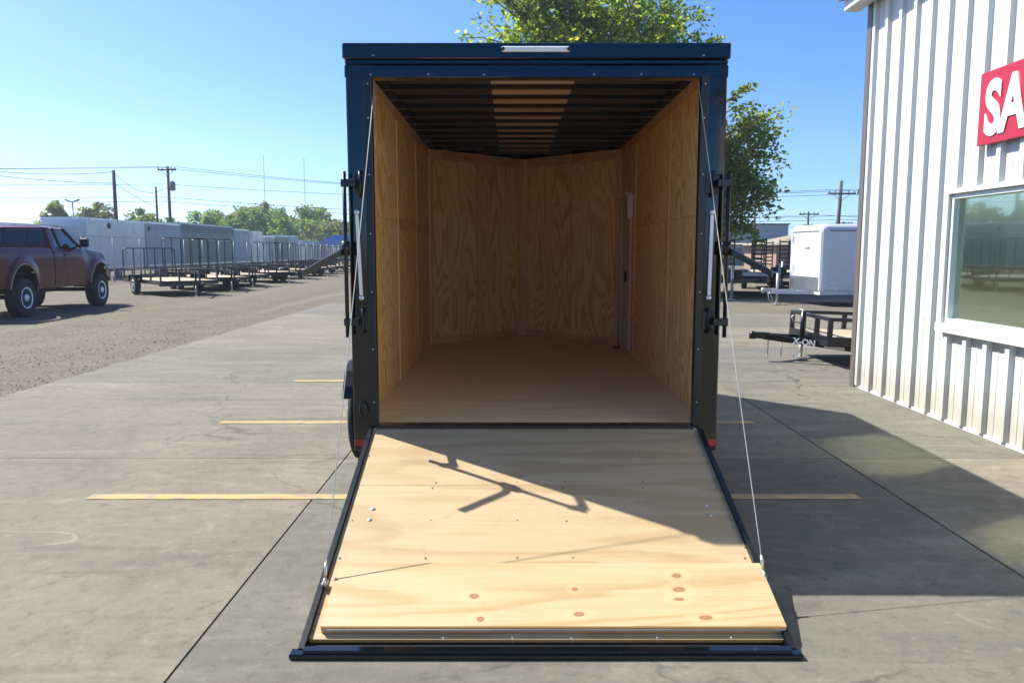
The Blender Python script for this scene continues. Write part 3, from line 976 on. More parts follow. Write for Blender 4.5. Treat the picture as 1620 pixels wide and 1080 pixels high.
spots += [(-0.945, -1.33), (-0.945, -1.46), (0.955, -1.05), (-0.955, -1.55)]
for (x, y) in spots:
    share("screw", sc_m, RD, (x + rng.uniform(-.012, .012), y + rng.uniform(-.01, .01), rz(y) + 0.0012), tilt)
for (x, y) in ((-0.847, -0.772), (-0.849, -0.855), (0.852, -0.747), (0.854, -0.822)):
    share("bolt", bo_m, RD, (x, y, rz(y) + 0.0005), tilt)
for x in (-0.42, -0.14, 0.10, 0.45, 0.75):
    k = MB(); k.cyl((x, -1.60, 0.045), (x + 0.004, -1.607, 0.022), 0.003, 6); k.build("nail_tip", M['steel'], RD)
for s, xe, ye in ((-1, -0.966, -1.315), (1, 0.982, -1.270)):
    k = MB()
    zc_ = rz(ye) + 0.03
    k.tube([(xe, ye + 0.018 * math.cos(t), zc_ + 0.016 * math.sin(t)) for t in [i * math.pi / 6 for i in range(13)]], 0.005, 6)
    k.box(xe - 0.012, xe + 0.012, ye - 0.02, ye + 0.02, rz(ye) + 0.0205, rz(ye) + 0.03)
    k.build("eye_bolt", M['galv'], RD)
    k = MB()
    a, b = V(s * 0.925, -0.012, 2.560), V(xe, ye, zc_ + 0.016)
    pts = [a.lerp(b, i / 16) + V(0, 0, -0.018 * math.sin(math.pi * i / 16)) for i in range(17)]
    k.tube(pts, 0.0024, 6); cb = k.build("cable", M['galv'], TR)
    k = MB(); k.cyl(b + (a - b).normalized() * 0.01, b + (a - b).normalized() * 0.07, 0.007, 8); k.build("ferrule", M['steel'], cb)

# wheels and fenders
def wheel(parent, c, axis, r, w, rim_mat, rim_r=0.55, holes=False, name="wheel"):
    """tyre + rim; axis points outwards"""
    c = Vector(c); ax = Vector(axis).normalized()
    e = empty(name, c); e.parent = parent
    k = MB()
    prof = [(-w / 2, r * rim_r), (-w / 2, r * 0.86), (-w * 0.44, r * 0.95)]
    nb = 5
    for i in range(nb):
        a = -w * 0.42 + w * 0.84 * i / nb
        b = -w * 0.42 + w * 0.84 * (i + 1) / nb
        prof += [(a, r), (b - w * 0.03, r), (b - w * 0.028, r * 0.972), (b - 0.002 * w, r * 0.972)]
    prof += [(w * 0.44, r * 0.95), (w / 2, r * 0.86), (w * 0.5, r * rim_r * 1.12), (w * 0.44, r * rim_r)]
    k.lathe((0, 0, 0), ax, prof, 36)
    k.build("tyre", M['rubber'], e)
    k = MB()
    k.lathe((0, 0, 0), ax, [(-w * 0.3, r * rim_r * 0.98), (w * 0.49, r * rim_r * 1.08), (w * 0.50, r * rim_r * 0.98), (w * 0.40, r * rim_r * 0.86), (w * 0.36, r * rim_r * 0.5),
                            (w * 0.44, r * rim_r * 0.38), (w * 0.53, r * rim_r * 0.30), (w * 0.55, r * rim_r * 0.1)], 28)
    k.build("rim", rim_mat, e)
    if holes:
        a = ax.cross(V(0, 0, 1)).normalized(); b = ax.cross(a)
        for i in range(8):
            t = i * math.pi / 4 + 0.2
            q = a * math.cos(t) * r * rim_r * 0.68 + b * math.sin(t) * r * rim_r * 0.68
            k = MB(); k.cyl(q + ax * w * 0.37, q + ax * w * 0.392, r * rim_r * 0.13, 8)
            k.build("vent_hole", M['black_rough'], e)
    return e

for s in (-1, 1):
    for y in (1.36, 2.22):
        wheel(TR, (s * (1.262 if s < 0 else 1.17), y, 0.345), (s, 0, 0), 0.345, 0.20, M['black_satin'])
    k = MB()
    fo_x = 1.352 if s < 0 else 1.275
    path = [(0.90, 0.545), (0.93, 0.62), (1.01, 0.72), (1.15, 0.775), (2.45, 0.775), (2.59, 0.72), (2.67, 0.62), (2.70, 0.545)]
    for (a, b) in zip(path[:-1], path[1:]):
        k.obox((s * 1.094, a[0], a[1]), (s * (fo_x - 1.094), 0, 0), (0, b[0] - a[0], b[1] - a[1]), (0, (b[1] - a[1]) * -0.03, 0.012))
    poly = [(s * fo_x, y, z + 0.014) for (y, z) in path] + [(s * fo_x, y, z - 0.09 if 0.95 < y < 2.65 else z) for (y, z) in reversed(path)]
    k.prism(poly, (s * 0.006, 0, 0))
    fo = k.build("fender", BS, TR)
    k = MB(); k.box(min(s * 1.22, s * 1.27), max(s * 1.22, s * 1.27), 0.885, 0.892, 0.57, 0.60); k.build("sticker", M['white_plastic'], fo)
# tongue and jack at the nose
k = MB(); k.obox((-0.55, 4.4, 0.42), (0.5, 1.9, 0), (0.05, 0, 0), (0, 0, 0.1)); k.obox((0.5, 4.4, 0.42), (-0.5, 1.9, 0), (0.05, 0, 0), (0, 0, 0.1)); k.cyl((0, 6.0, 0.04), (0, 6.0, 0.9), 0.035)
k.box(-0.1, 0.1, 5.9, 6.1, 0.0, 0.04)
k.build("tongue", M['black_rough'], TR)

# ------------------------------------------------------------------ the white sales building on the right
BX = 4.09
BL = tag(empty("metal_building", (BX, 9.18, 0)), "white ribbed steel building with bronze corner trim and tinted windows", "building")
WINS = [(-3.10, -1.88), (-5.30, -4.00)]          # local y ranges, local frame: corner at 0, wall runs to -y
WZ0, WZ1 = 0.93, 2.12
H_W = 4.45
def rib_profile(ya, yb):
    """points (y, depth) of the ribbed sheet between ya > yb"""
    pts = []
    k0 = int(math.floor(-ya / 0.3048)) - 1
    raw = [(ya, 0.0)]
    for k in range(k0, k0 + 60):
        c = -(k + 0.42) * 0.3048
        for dy, dp in ((0.043, 0), (0.029, 0.040), (-0.029, 0.040), (-0.043, 0),
                       (-0.120, 0), (-0.126, 0.005), (-0.136, 0.005), (-0.142, 0), (-0.205, 0), (-0.211, 0.005), (-0.221, 0.005), (-0.227, 0)):
            y = c + dy
            if yb < y < ya:
                raw.append((y, dp))
    raw.append((yb, 0.0))
    raw.sort(key=lambda q: -q[0])
    return raw
def rib_sheet(mb, ya, yb, z0, z1):
    pr = rib_profile(ya, yb)
    n = len(pr)
    vs = [(-d, y, z0) for (y, d) in pr] + [(-d, y, z1) for (y, d) in pr]
    mb.add(vs, [(i, i + 1, n + i + 1, n + i) for i in range(n - 1)])
y = -0.08
pan_i = 0
while y > -15.0:
    y1 = y - 0.9144
    mb = MB()
    cuts = [y]
    for (wa, wb) in WINS:
        for c in (wb + 0.05, wa - 0.05):
            if y1 < c < y: cuts.append(c)
    cuts.append(y1)
    cuts.sort(reverse=True)
    for a, b in zip(cuts[:-1], cuts[1:]):
        mid = (a + b) / 2
        cut = any(wa - 0.05 < mid < wb + 0.05 for (wa, wb) in WINS)
        for (z0, z1) in (((0.03, WZ0 - 0.05), (WZ1 + 0.05, H_W)) if cut else ((0.03, H_W),)):
            mb = MB(); rib_sheet(mb, a, b, z0, z1)
            po = mb.build("wall_panel", M['white_wall'], BL)
    sc_ = MB()
    for k in range(3):
        yy = y - 0.3048 * k - 0.06
        for z in (0.12, 0.72, 1.30, 1.82, 2.55, 3.25, 3.95):
            if any(wa - 0.06 < yy < wb + 0.06 for (wa, wb) in WINS) and WZ0 - 0.1 < z < WZ1 + 0.1: continue
            if z > 1.5 and (k + pan_i) % 2: continue
            sc_.lathe((0.0, yy + rng.uniform(-.012, .012), z + rng.uniform(-.02, .02)), (-1, 0, 0), [(0, 0.009), (0.004, 0.008), (0.009, 0.004)], 6)
    sc_.build("screws", M['galv'], po)["kind"] = "stuff"
    y = y1; pan_i += 1
k = MB(); k.bbox(-0.045, 0.14, -0.085, 0.03, 0.0, H_W, 0.004); k.build("corner_trim", M['bronze'], BL)
k = MB(); k.box(-0.02, 0.05, -15, -0.087, 0.0, 0.028); k.build("base_strip", M['trim_white'], BL)
k = MB()      # back wall and far wall
k.box(0.141, 9.0, -0.02, 0.0, 0.0, H_W + 0.0); k.box(8.98, 9.0, -15, -0.021, 0.0, H_W); k.box(0.0, 8.97, -15.02, -15.001, 0, H_W)
k.build("rear_wall", M['white_wall'], BL)
k = MB(); k.prism([(-0.30, 0.25, H_W + 0.02), (4.5, 0.25, H_W + 0.95), (9.3, 0.25, H_W + 0.02), (9.3, 0.25, H_W + 0.10), (4.5, 0.25, H_W + 1.03), (-0.30, 0.25, H_W + 0.10)], (0, -15.6, 0))
k.build("roof", M['bronze'], BL)
k = MB(); k.bbox(-0.24, -0.06, -15.3, 0.22, H_W - 0.10, H_W + 0.015, 0.008); k.build("gutter", M['trim_white'], BL)
for (wa, wb) in WINS:
    k = MB()
    t = 0.045
    for (a, b, z0, z1) in ((wa - t, wa, WZ0 - t, WZ1 + t), (wb, wb + t, WZ0 - t, WZ1 + t)):
        k.bbox(-0.05, 0.03, a, b, z0, z1, 0.003)
    k.bbox(-0.05, 0.03, wa, wb, WZ1, WZ1 + t, 0.003)
    wo = k.build("window", M['trim_white'], BL)
    k = MB(); k.bbox(-0.075, 0.03, wa - 0.06, wb + 0.06, WZ0 - 0.085, WZ0 - 0.001, 0.004); k.build("sill", M['trim_white'], wo)
    k = MB()
    f = 0.045
    for (a, b, z0, z1) in ((wa + .001, wa + f, WZ0 + .001, WZ1 - .001), (wb - f, wb - .001, WZ0 + .001, WZ1 - .001), (wa + f, wb - f, WZ0 + .001, WZ0 + f), (wa + f, wb - f, WZ1 - f, WZ1 - .001)):
        k.bbox(-0.02, 0.06, a, b, z0, z1, 0.003)
    k.build("frame", M['vinyl'], wo)
    k = MB(); k.add([(0.035, wa + f, WZ0 + f), (0.035, wb - f, WZ0 + f), (0.035, wb - f, WZ1 - f), (0.035, wa + f, WZ1 - f)], [(0, 3, 2, 1)])
    k.build("pane", M['glass'], wo)
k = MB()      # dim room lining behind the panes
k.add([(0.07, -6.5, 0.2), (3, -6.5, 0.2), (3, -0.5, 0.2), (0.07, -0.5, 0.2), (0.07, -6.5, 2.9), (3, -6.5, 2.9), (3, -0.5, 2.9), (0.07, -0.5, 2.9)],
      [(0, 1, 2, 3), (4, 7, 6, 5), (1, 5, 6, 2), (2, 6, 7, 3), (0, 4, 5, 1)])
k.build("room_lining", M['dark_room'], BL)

SG = tag(empty("wall_sign", (BX - 0.075, 6.87, 0)), "red rectangular sign with bold white capital letters on ribbed wall", "sign")
k = MB(); k.bbox(0, 0.035, -1.95, 0, 2.495, 3.10, 0.003); k.build("panel", M['sign_red'], SG)
me = text_mesh("SALES", 0.60, 0.004, 0.022, 0.78)
me.materials.append(M['sign_white'])
lt = share("lettering", me, SG, (-0.0055, -0.10, 2.585), (R(90), 0, R(-90)))

# ------------------------------------------------------------------ utility trailers
def make_utility(width=1.9, rear=-2.0, front=2.0, rail=0.42, gate_h=1.15, axles=1, deck_z=0.55, tongue=1.35, jack_f=0.45, gate=True, ups=5, rim='alu', frame_mat='black_satin', tilt_ramp=False):
    """an open trailer, tongue towards +y; origin below the axle centre"""
    root = empty("utility_trailer")
    hw = width / 2
    fm = M[frame_mat]
    k = MB()
    for s in (-1, 1):
        k.box(min(s * hw, s * (hw - 0.06)), max(s * hw, s * (hw - 0.06)), rear, front, deck_z - 0.13, deck_z)
    k.box(-hw + 0.06, hw - 0.06, rear, rear + 0.06, deck_z - 0.13, deck_z)
    k.box(-hw + 0.06, hw - 0.06, front - 0.06, front, deck_z - 0.13, deck_z)
    for i in range(1, 6):
        yy = rear + (front - rear) * i / 6
        k.box(-hw + 0.06, hw - 0.06, yy - 0.03, yy + 0.03, deck_z - 0.11, deck_z - 0.035)
    k.build("frame", fm, root)
    nb = max(6, int(round((width - 0.12) / 0.19)))
    bw = (width - 0.13) / nb
    pm = MB(); pm.box(0.004, bw - 0.004, rear + 0.062, front - 0.062, deck_z - 0.033, deck_z + 0.004)
    pme = pm.mesh("deck_plank"); pme.materials.append(M['deck_wood'])
    for i in range(nb):
        share("deck_plank", pme, root, (-hw + 0.065 + bw * i, 0, 0))
    if rail > 0:
        k = MB()
        for s in (-1, 1):
            k.box(min(s * hw, s * (hw - 0.05)), max(s * hw, s * (hw - 0.05)), rear, front, deck_z + rail - 0.05, deck_z + rail)
        k.box(-hw + 0.05, hw - 0.05, front - 0.05, front, deck_z + rail - 0.05, deck_z + rail)
        k.build("top_rail", fm, root)
        um = MB(); um.box(-0.025, 0.025, -0.03, 0.03, deck_z, deck_z + rail - 0.05)
        ume = um.mesh("upright"); ume.materials.append(fm)
        for s in (-1, 1):
            for i in range(ups):
                share("upright", ume, root, (s * (hw - 0.025), rear + 0.03 + (front - rear - 0.06) * i / (ups - 1), 0))
        for x in (-hw * 0.35, hw * 0.35):
            share("upright", ume, root, (x, front - 0.03, 0))
    if gate:
        k = MB(); z0, z1 = deck_z + 0.02, deck_z + gate_h; r = 0.18; yg = rear - 0.05; w2 = hw - 0.03
        pts = [(-w2, yg, z0), (-w2, yg, z1 - r)]
        pts += [(-w2 + r - r * math.cos(t), yg, z1 - r + r * math.sin(t)) for t in (0.4, 0.8, 1.2, 1.57)]
        pts += [(w2 - r + r * math.sin(t), yg, z1 - r + r * math.cos(t)) for t in (0.0, 0.4, 0.8, 1.2, 1.57)]
        pts += [(w2, yg, z0)]
        k.tube(pts, 0.024, 8)
        k.cyl((-w2, yg, z0 + 0.03), (w2, yg, z0 + 0.03), 0.025, 8)
        go = k.build("gate", fm, root)
        bm_ = MB(); bm_.box(-0.022, 0.022, yg - 0.02, yg + 0.02, z0 + 0.05, z1 - 0.02)
        bme = bm_.mesh("gate_bar"); bme.materials.append(fm)
        for i in range(4):
            share("gate_bar", bme, go, (-w2 + 2 * w2 * (i + 1) / 5, 0, 0))
    offs = [0.0] if axles == 1 else [-0.40, 0.40]
    for s in (-1, 1):
        for o_ in offs:
            wheel(root, (s * (hw + 0.14), o_, 0.35), (s, 0, 0), 0.35, 0.21, M[rim])
        k = MB()
        e0, e1 = min(offs) - 0.46, max(offs) + 0.46
        path = [(e0, 0.50), (e0 + 0.12, 0.74), (e1 - 0.12, 0.74), (e1, 0.50)]
        for (a, b) in zip(path[:-1], path[1:]):
            k.obox((s * (hw + 0.005), a[0], a[1]), (s * 0.27, 0, 0), (0, b[0] - a[0], b[1] - a[1]), (0, 0, 0.012))
        k.build("fender", fm, root)
        k = MB(); k.box(min(s * (hw + .10), s * (hw + .20)), max(s * (hw + .10), s * (hw + .20)), e1 + 0.001, e1 + 0.012, 0.54, 0.60); k.build("marker", M['amber'], root)
        k = MB(); k.box(min(s * (hw - .05), s * (hw - .18)), max(s * (hw - .05), s * (hw - .18)), rear - 0.012, rear - 0.001, deck_z - 0.11, deck_z - 0.03); k.build("tail_lamp", M['red_lens'], root)
    k = MB()
    tip = V(0, front + tongue, deck_z - 0.05)
    for s in (-1, 1):
        a = V(s * (hw - 0.1), front - 0.4, deck_z - 0.20)
        k.obox(a - V(0.03, 0, 0), tip + V(0, -0.12, -0.08) - a, (0.06, 0, 0), (0, 0, 0.09))
    k.build("tongue", fm, root)
    k = MB(); k.box(-0.05, 0.05, front + tongue - 0.22, front + tongue, deck_z - 0.12, deck_z - 0.03)
    k.lathe((0, front + tongue + 0.02, deck_z - 0.13), (0, 0, 1), [(0, 0.05), (0.08, 0.055), (0.11, 0.03)], 12)
    k.build("coupler", fm, root)
    k = MB(); yj = front + tongue * jack_f
    k.cyl((0.0, yj, 0.02), (0.0, yj, deck_z - 0.14), 0.028, 10)
    kk = MB(); kk.cyl((0.0, yj, deck_z - 0.15), (0.0, yj, deck_z + 0.30), 0.036, 10); kk.build("jack_tube", fm, root)
    k.box(-0.08, 0.08, yj - 0.08, yj + 0.08, 0.0, 0.02)
    k.build("jack", M['galv'], root)
    k = MB(); k.cyl((0.0, yj, deck_z + 0.305), (0.16, yj, deck_z + 0.32), 0.010, 6); k.build("jack_crank", M['galv'], root)
    return root

HEAD = -R(137.0)          # local +y turned to world (0.68, -0.73)
row = [  # x, y, gate height, rail, axles, label
    (-13.3, 30.1, 1.18, 0.42, 1, "low gated utility trailer just past the front wheel of the maroon truck"),
    (-13.4, 33.9, 1.64, 0.42, 2, "black utility trailer with tall gate, second in the row from the maroon truck"),
    (-13.6, 37.4, 1.64, 0.42, 1, "black utility trailer with tall gate, third in the row from the maroon truck"),
    (-13.6, 42.0, 0.0, 0.36, 2, "gateless flat black trailer in the gap between the tall gated trailers"),
    (-13.9, 47.3, 1.60, 0.40, 1, "black utility trailer, first gate to the right of the gap in the row"),
    (-14.1, 52.5, 1.60, 0.40, 2, "black utility trailer, second gate to the right of the gap in the row"),
    (-14.3, 57.5, 1.50, 0.40, 1, "black utility trailer, third gate to the right of the gap in the row"),
    (-14.5, 63.0, 1.45, 0.40, 1, "small far utility trailer, fourth gate to the right of the gap"),
    (-14.8, 69.5, 1.45, 0.40, 2, "farthest gated utility trailer in the row near the blue awning"),
]
protos = {}
for i, (x, y, gh, rl, ax, lab) in enumerate(row):
    key = (gh, rl, ax)
    if key not in protos:
        protos[key] = make_utility(2.05, -2.1, 2.5, rl, gh, ax, 0.56, 1.35, gate=gh > 0, rim='alu' if ax == 1 else 'galv')
        t = protos[key]
    else:
        t = copy_tree(protos[key])
    t.location = (x, y, -0.03)
    t.rotation_euler = (0, 0, HEAD + R(rng.uniform(-4, 4)))
    tag(t, lab, "trailer", "utility trailers parked in a row on the gravel")
# printed name on the side of the nearest trailer row
# the small trailer by the building corner
XN = make_utility(1.5, -2.3, 1.0, 0.27, 0.9, 1, 0.385, 0.78, 0.10, gate=False, ups=5)
for ch in XN.children:
    if ch.name.split('.')[0] in ("wheel", "fender") or (ch.name.startswith("marker")):
        ch.location.y -= 1.15
XN.location = (5.32, 11.35, 0.0)
XN.rotation_euler = (R(2.2), 0, R(90))
tag(XN, "small black open utility trailer with chains and jack beside the building corner", "trailer")
for (yy, ln) in ((1.58, 12), (1.38, 11)):
    for sx in (-0.05,):
        k = MB()
        for i in range(ln):
            z = 0.30 - i * 0.027
            a = 0.010
            if i % 2 == 0:
                pts = [(sx + a * math.cos(t), yy, z + 0.018 * math.sin(t)) for t in [q * math.pi / 4 for q in range(9)]]
            else:
                pts = [(sx, yy + a * math.cos(t), z + 0.018 * math.sin(t)) for t in [q * math.pi / 4 for q in range(9)]]
            k.tube(pts, 0.0045, 5)
        k.build("chain", M['galv'], XN)
me = text_mesh("X-ON", 0.115, 0.002, 0.004, 1.0)
me.materials.append(M['sign_white'])
ta, tb = V(-0.65, 0.60, 0.185), V(0.0, 1.66, 0.255)
X_ = (ta - tb).normalized()
Z_ = V(-(tb - ta).y, (tb - ta).x, 0).normalized()
if Z_.x > 0: Z_ = -Z_
Y_ = Z_.cross(X_)
lt = share("lettering", me, XN)
org = tb + (ta - tb) * 0.36 + Z_ * 0.034 + V(0, 0, 0.006)
lt.matrix_local = Matrix(((X_.x, Y_.x, Z_.x, org.x), (X_.y, Y_.y, Z_.y, org.y), (X_.z, Y_.z, Z_.z, org.z), (0, 0, 0, 1)))
for nm, f0, f1, z0, z1, mt in (("marker", 0.74, 0.90, 0.055, 0.105, 'amber'), ("reflector", 0.70, 0.92, -0.005, 0.05, 'white_plastic')):
    k = MB(); o_ = tb + (ta - tb) * f0 + Z_ * 0.033 + V(0, 0, z0); k.obox(o_, (ta - tb) * (f1 - f0), Z_ * 0.006, V(0, 0, z1 - z0)); k.build(nm, M[mt], XN)
k = MB(); k.tube([(0, 1.05, 0.50), (0.0, 1.22, 0.53), (0.02, 1.24, 0.60), (0.02, 1.20, 0.63)], 0.010, 6); k.build("crank", M['galv'], XN)

# ------------------------------------------------------------------ the maroon pickup truck
TK = tag(empty("pickup_truck", (-13.05, 19.13, -0.03), R(4.0)), "lifted maroon pickup truck with chrome wheels parked on the gravel", "truck")
MR = M['maroon']
WB_ = 4.10
RW = 0.48
def smooth(t): return t * t * (3 - 2 * t)
def lerp(a, b, t): return a + (b - a) * t
def body_bottom(y):
    z = 0.74
    for c in (0.0, WB_):
        dy = abs(y - c)
        if dy < 0.66:
            z = max(z, 0.60 + 0.72 * math.sqrt(max(0.0, 1 - (dy / 0.66) ** 2)))
    return z
def belt(y):
    if y < 3.05: return 1.70
    t = (y - 3.05) / 1.95
    return 1.70 - 0.14 * smooth(min(1, max(0, t))) - (0.22 * max(0, (t - 0.75) / 0.25) ** 2 if t > 0.75 else 0)
def half_w(y, f):
    """half width at height fraction f (0 rocker, 1 belt)"""
    w = 1.0 + 0.025 * math.sin(math.pi * min(1, max(0, f)) * 0.9)
    if f > 0.8: w -= 0.05 * ((f - 0.8) / 0.2) ** 2
    if y > 3.05: w -= 0.05 * smooth(min(1, (y - 3.05) / 0.5)) * (f ** 2)
    if y > 4.55: w -= 0.26 * ((y - 4.55) / 0.62) ** 2
    if y < -0.9: w -= 0.03 * ((-0.9 - y) / 0.22) ** 2
    for c in (0.0, WB_):
        d = math.hypot(y - c, (0.74 + f * 0.95 - 0.60) * 0.92) 
        w += 0.055 * math.exp(-((d - 0.70) / 0.10) ** 2)
    return w
def side_panel(y0, y1, name, parent, mat=MR, n=None):
    n = n or max(6, int((y1 - y0) / 0.045))
    m = 12
    for s in (-1, 1):
        k = MB()
        vs, fs = [], []
        for i in range(n + 1):
            y = y0 + (y1 - y0) * i / n
            zb, zt = body_bottom(y), belt(y)
            for j in range(m + 1):
                z = zb + (zt - zb) * j / m
                f = (z - 0.74) / (zt - 0.74)
                vs.append((s * half_w(y, f), y, z))
        for i in range(n):
            for j in range(m):
                a = i * (m + 1) + j
                q = (a, a + m + 1, a + m + 2, a + 1)
                fs.append(q if s > 0 else tuple(reversed(q)))
        k.add(vs, fs, True)
        last = k.build(name, mat, parent)
    return last
bed = side_panel(-1.12, 1.52, "bed_side", TK)
cabl = side_panel(1.57, 2.02, "cab_side", TK)
door = side_panel(2.035, 3.20, "door", TK)
fend = side_panel(3.215, 5.12, "front_fender", TK)
k = MB()   # bed rails, floor, tailgate
for s in (-1, 1):
    k.bbox(min(s * 0.96, s * 0.86), max(s * 0.96, s * 0.86), -1.12, 1.52, 1.66, 1.712, 0.01)
k.build("bed_rail", MR, bed)
k = MB(); k.bbox(-0.98, 0.98, -1.16, -1.10, 0.98, 1.70, 0.015); k.build("tailgate", MR, bed)
k = MB(); k.box(-0.85, 0.85, -1.3, 1.5, 1.05, 1.08); k.build("bed_floor", M['black_rough'], bed)
for s in (-1, 1):
    k = MB(); k.bbox(min(s * 1.035, s * 0.80), max(s * 1.035, s * 0.80), -1.185, -0.97, 1.20, 1.60, 0.012); k.build("tail_lamp", M['red_lens'], bed)
k = MB(); k.bbox(-0.98, 0.98, -1.42, -1.20, 0.68, 0.90, 0.03); k.build("rear_bumper", M['chrome'], TK)
# arch lips
for c in (0.0, WB_):
    for s in (-1, 1):
        pts = []
        for i in range(19):
            t = math.pi * i / 18
            y = c + 0.66 * math.cos(t); z = 0.60 + 0.72 * math.sin(t)
            if z < 0.70: continue
            f = (z - 0.74) / 0.96
            pts.append((s * (half_w(y, max(0, f)) + 0.012), y, z))
        k = MB(); k.tube(pts, 0.020, 6); k.build("arch_lip", M['tan_roof'] if s > 0 else MR, TK)
        k = MB()     # dark wheel housing
        vs = []
        for i in range(13):
            t = math.pi * i / 12
            for x in (0.55, 0.985):
                vs.append((s * x, c + 0.64 * math.cos(t), 0.60 + 0.70 * math.sin(t)))
        k.add(vs, [(2 * i, 2 * i + 1, 2 * i + 3, 2 * i + 2) for i in range(12)], True)
        k.box(min(s * 0.53, s * 0.55), max(s * 0.53, s * 0.55), c - 0.64, c + 0.64, 0.62, 1.3)
        k.build("wheel_housing", M['black_rough'], TK)
# hood and nose
k = MB()
n, m = 22, 12
vs, fs = [], []
for i in range(n + 1):
    y = 2.95 + (5.14 - 2.95) * i / n
    for j in range(m + 1):
        u = -1 + 2 * j / m
        x = u * (half_w(y, 1.0) - 0.012)
        t = (y - 3.05) / 1.95
        crown = 0.14 * (1 - abs(u) ** 2.6) * (1 - 0.35 * max(0, t))
        z = belt(max(3.05, y)) - 0.01 + crown - (0.05 * math.exp(-((abs(u) - 0.62) / 0.14) ** 2) * min(1, max(0, t) * 2))
        vs.append((x, y, z))
for i in range(n):
    for j in range(m):
        a = i * (m + 1) + j
        fs.append((a, a + 1, a + m + 2, a + m + 1))
k.add(vs, fs, True); k.build("hood", MR, TK)
k = MB(); k.bbox(-0.74, 0.74, 5.03, 5.13, 0.90, 1.40, 0.03); k.build("grille", M['chrome'], TK)
k = MB(); k.bbox(-0.95, 0.95, 5.12, 5.30, 0.68, 0.88, 0.04); k.build("front_bumper", M['chrome'], TK)
# greenhouse: pillars, roof and glass
def gh(y_bot, y_top, x_bot, x_top, z_bot, z_top, f):
    return V(lerp(x_bot, x_top, f), lerp(y_bot, y_top, f), lerp(z_bot, z_top, f))
ZB, ZT = 1.70, 2.25
XB_, XT_ = 0.955, 0.77
YRb, YRt = 1.56, 1.66       # back of cab
YFb, YFt = 3.22, 2.62       # windscreen
def pillar(pb, pt, w, d, name="pillar"):
    k = MB(); pb, pt = Vector(pb), Vector(pt)
    k.obox(pb - V(d / 2, w / 2, 0), V(d, 0, 0), V(0, w, 0), pt - pb)
    k.build(name, MR, cabl)
for s in (-1, 1):
    pillar((s * XB_, YRb + 0.04, ZB), (s * XT_, YRt + 0.04, ZT), 0.17, 0.055)
    pillar((s * (XB_ - .003), 2.05, ZB), (s * (XT_ - .003), 2.05, ZT), 0.07, 0.05)
    pillar((s * XB_, YFb - 0.04, ZB), (s * XT_, YFt - 0.03, ZT), 0.08, 0.05)
    k = MB()   # quarter glass
    q = [(s * (XB_ - 0.012), YRb + 0.14, ZB + 0.02), (s * (XB_ - 0.012), 2.01, ZB + 0.02), (s * (XT_ - 0.010), 2.01, ZT - 0.02), (s * (XT_ - 0.010), YRt + 0.14, ZT - 0.02)]
    k.prism(q, (-s * 0.006, 0, 0)); k.build("quarter_glass", M['car_glass'], cabl)
    k = MB()
    q = [(s * (XB_ - 0.012), 2.09, ZB + 0.02), (s * (XB_ - 0.012), YFb - 0.09, ZB + 0.02), (s * (XT_ - 0.010), YFt - 0.07, ZT - 0.02), (s * (XT_ - 0.010), 2.09, ZT - 0.02)]
    k.prism(q, (-s * 0.006, 0, 0)); k.build("door_glass", M['car_glass'], door)
    k = MB(); k.bbox(min(s * 1.30, s * 1.06), max(s * 1.30, s * 1.06), 2.86, 2.98, 1.74, 1.99, 0.03); mo = k.build("mirror", M['black_satin'], door)
    k = MB(); k.obox((s * 0.95, 2.90, 1.72), (s * 0.15, 0, 0.04), (0, 0.07, 0), (0, 0, 0.05)); k.build("mirror_arm", M['black_satin'], mo)
    k = MB(); k.box(min(s * 1.28, s * 1.08), max(s * 1.28, s * 1.08), 2.852, 2.859, 1.77, 1.96); k.build("mirror_glass", M['car_glass'], mo)
    k = MB(); k.bbox(min(s * 1.05, s * 1.015), max(s * 1.05, s * 1.015), 2.10, 2.28, 1.50, 1.55, 0.008); k.build("door_handle", M['black_satin'], door)
k = MB(); k.prism([(-XB_ + .15, YRb + .018, ZB + .11), (XB_ - .15, YRb + .018, ZB + .11), (XT_ - .11, YRt + .01, ZT - .06), (-XT_ + .11, YRt + .01, ZT - .06)], (0, 0.006, 0)); k.build("rear_glass", M['car_glass'], cabl)
for x in (-0.30, 0.30):
    k = MB(); k.obox((x - 0.015, YRb + 0.0, ZB + .04), (0.03, 0, 0), (0, 0.008, 0), (0, YRt - YRb, ZT - ZB - .09)); k.build("glass_divider", M['black_satin'], cabl)
k = MB(); k.obox((-XB_ + 0.02, YRb - 0.005, 1.10), (2 * XB_ - 0.04, 0, 0), (0, 0.03, 0), (0, 0.004, 0.70)); 
for s in (-1, 1):
    k.prism([(s * XB_, YRb + .006, ZB), (s * (XB_ - .14), YRb + .006, ZB), (s * (XT_ - .11), YRt + .006, ZT), (s * XT_, YRt + .006, ZT)], (0, 0.03, 0))
k.build("cab_back", MR, cabl)
k = MB(); k.obox((-XB_ + 0.02, YRb + 0.0, ZB), (2 * XB_ - .04, 0, 0), (0, 0.03, 0), (0, 0.005, 0.04)); k.obox((-XT_ + .03, YRt - 0.012, ZT - .05), (2 * XT_ - .06, 0, 0), (0, 0.03, 0), (0, .01, 0.05)); k.build("window_surround", M['black_satin'], cabl)
k = MB(); k.prism([(-XB_ + .04, YFb, ZB + .03), (XB_ - .04, YFb, ZB + .03), (XT_ - .04, YFt, ZT - .03), (-XT_ + .04, YFt, ZT - .03)], (0, -0.006, 0)); k.build("windscreen", M['car_glass'], cabl)
k = MB()   # crowned roof
n, m = 10, 12
vs, fs = [], []
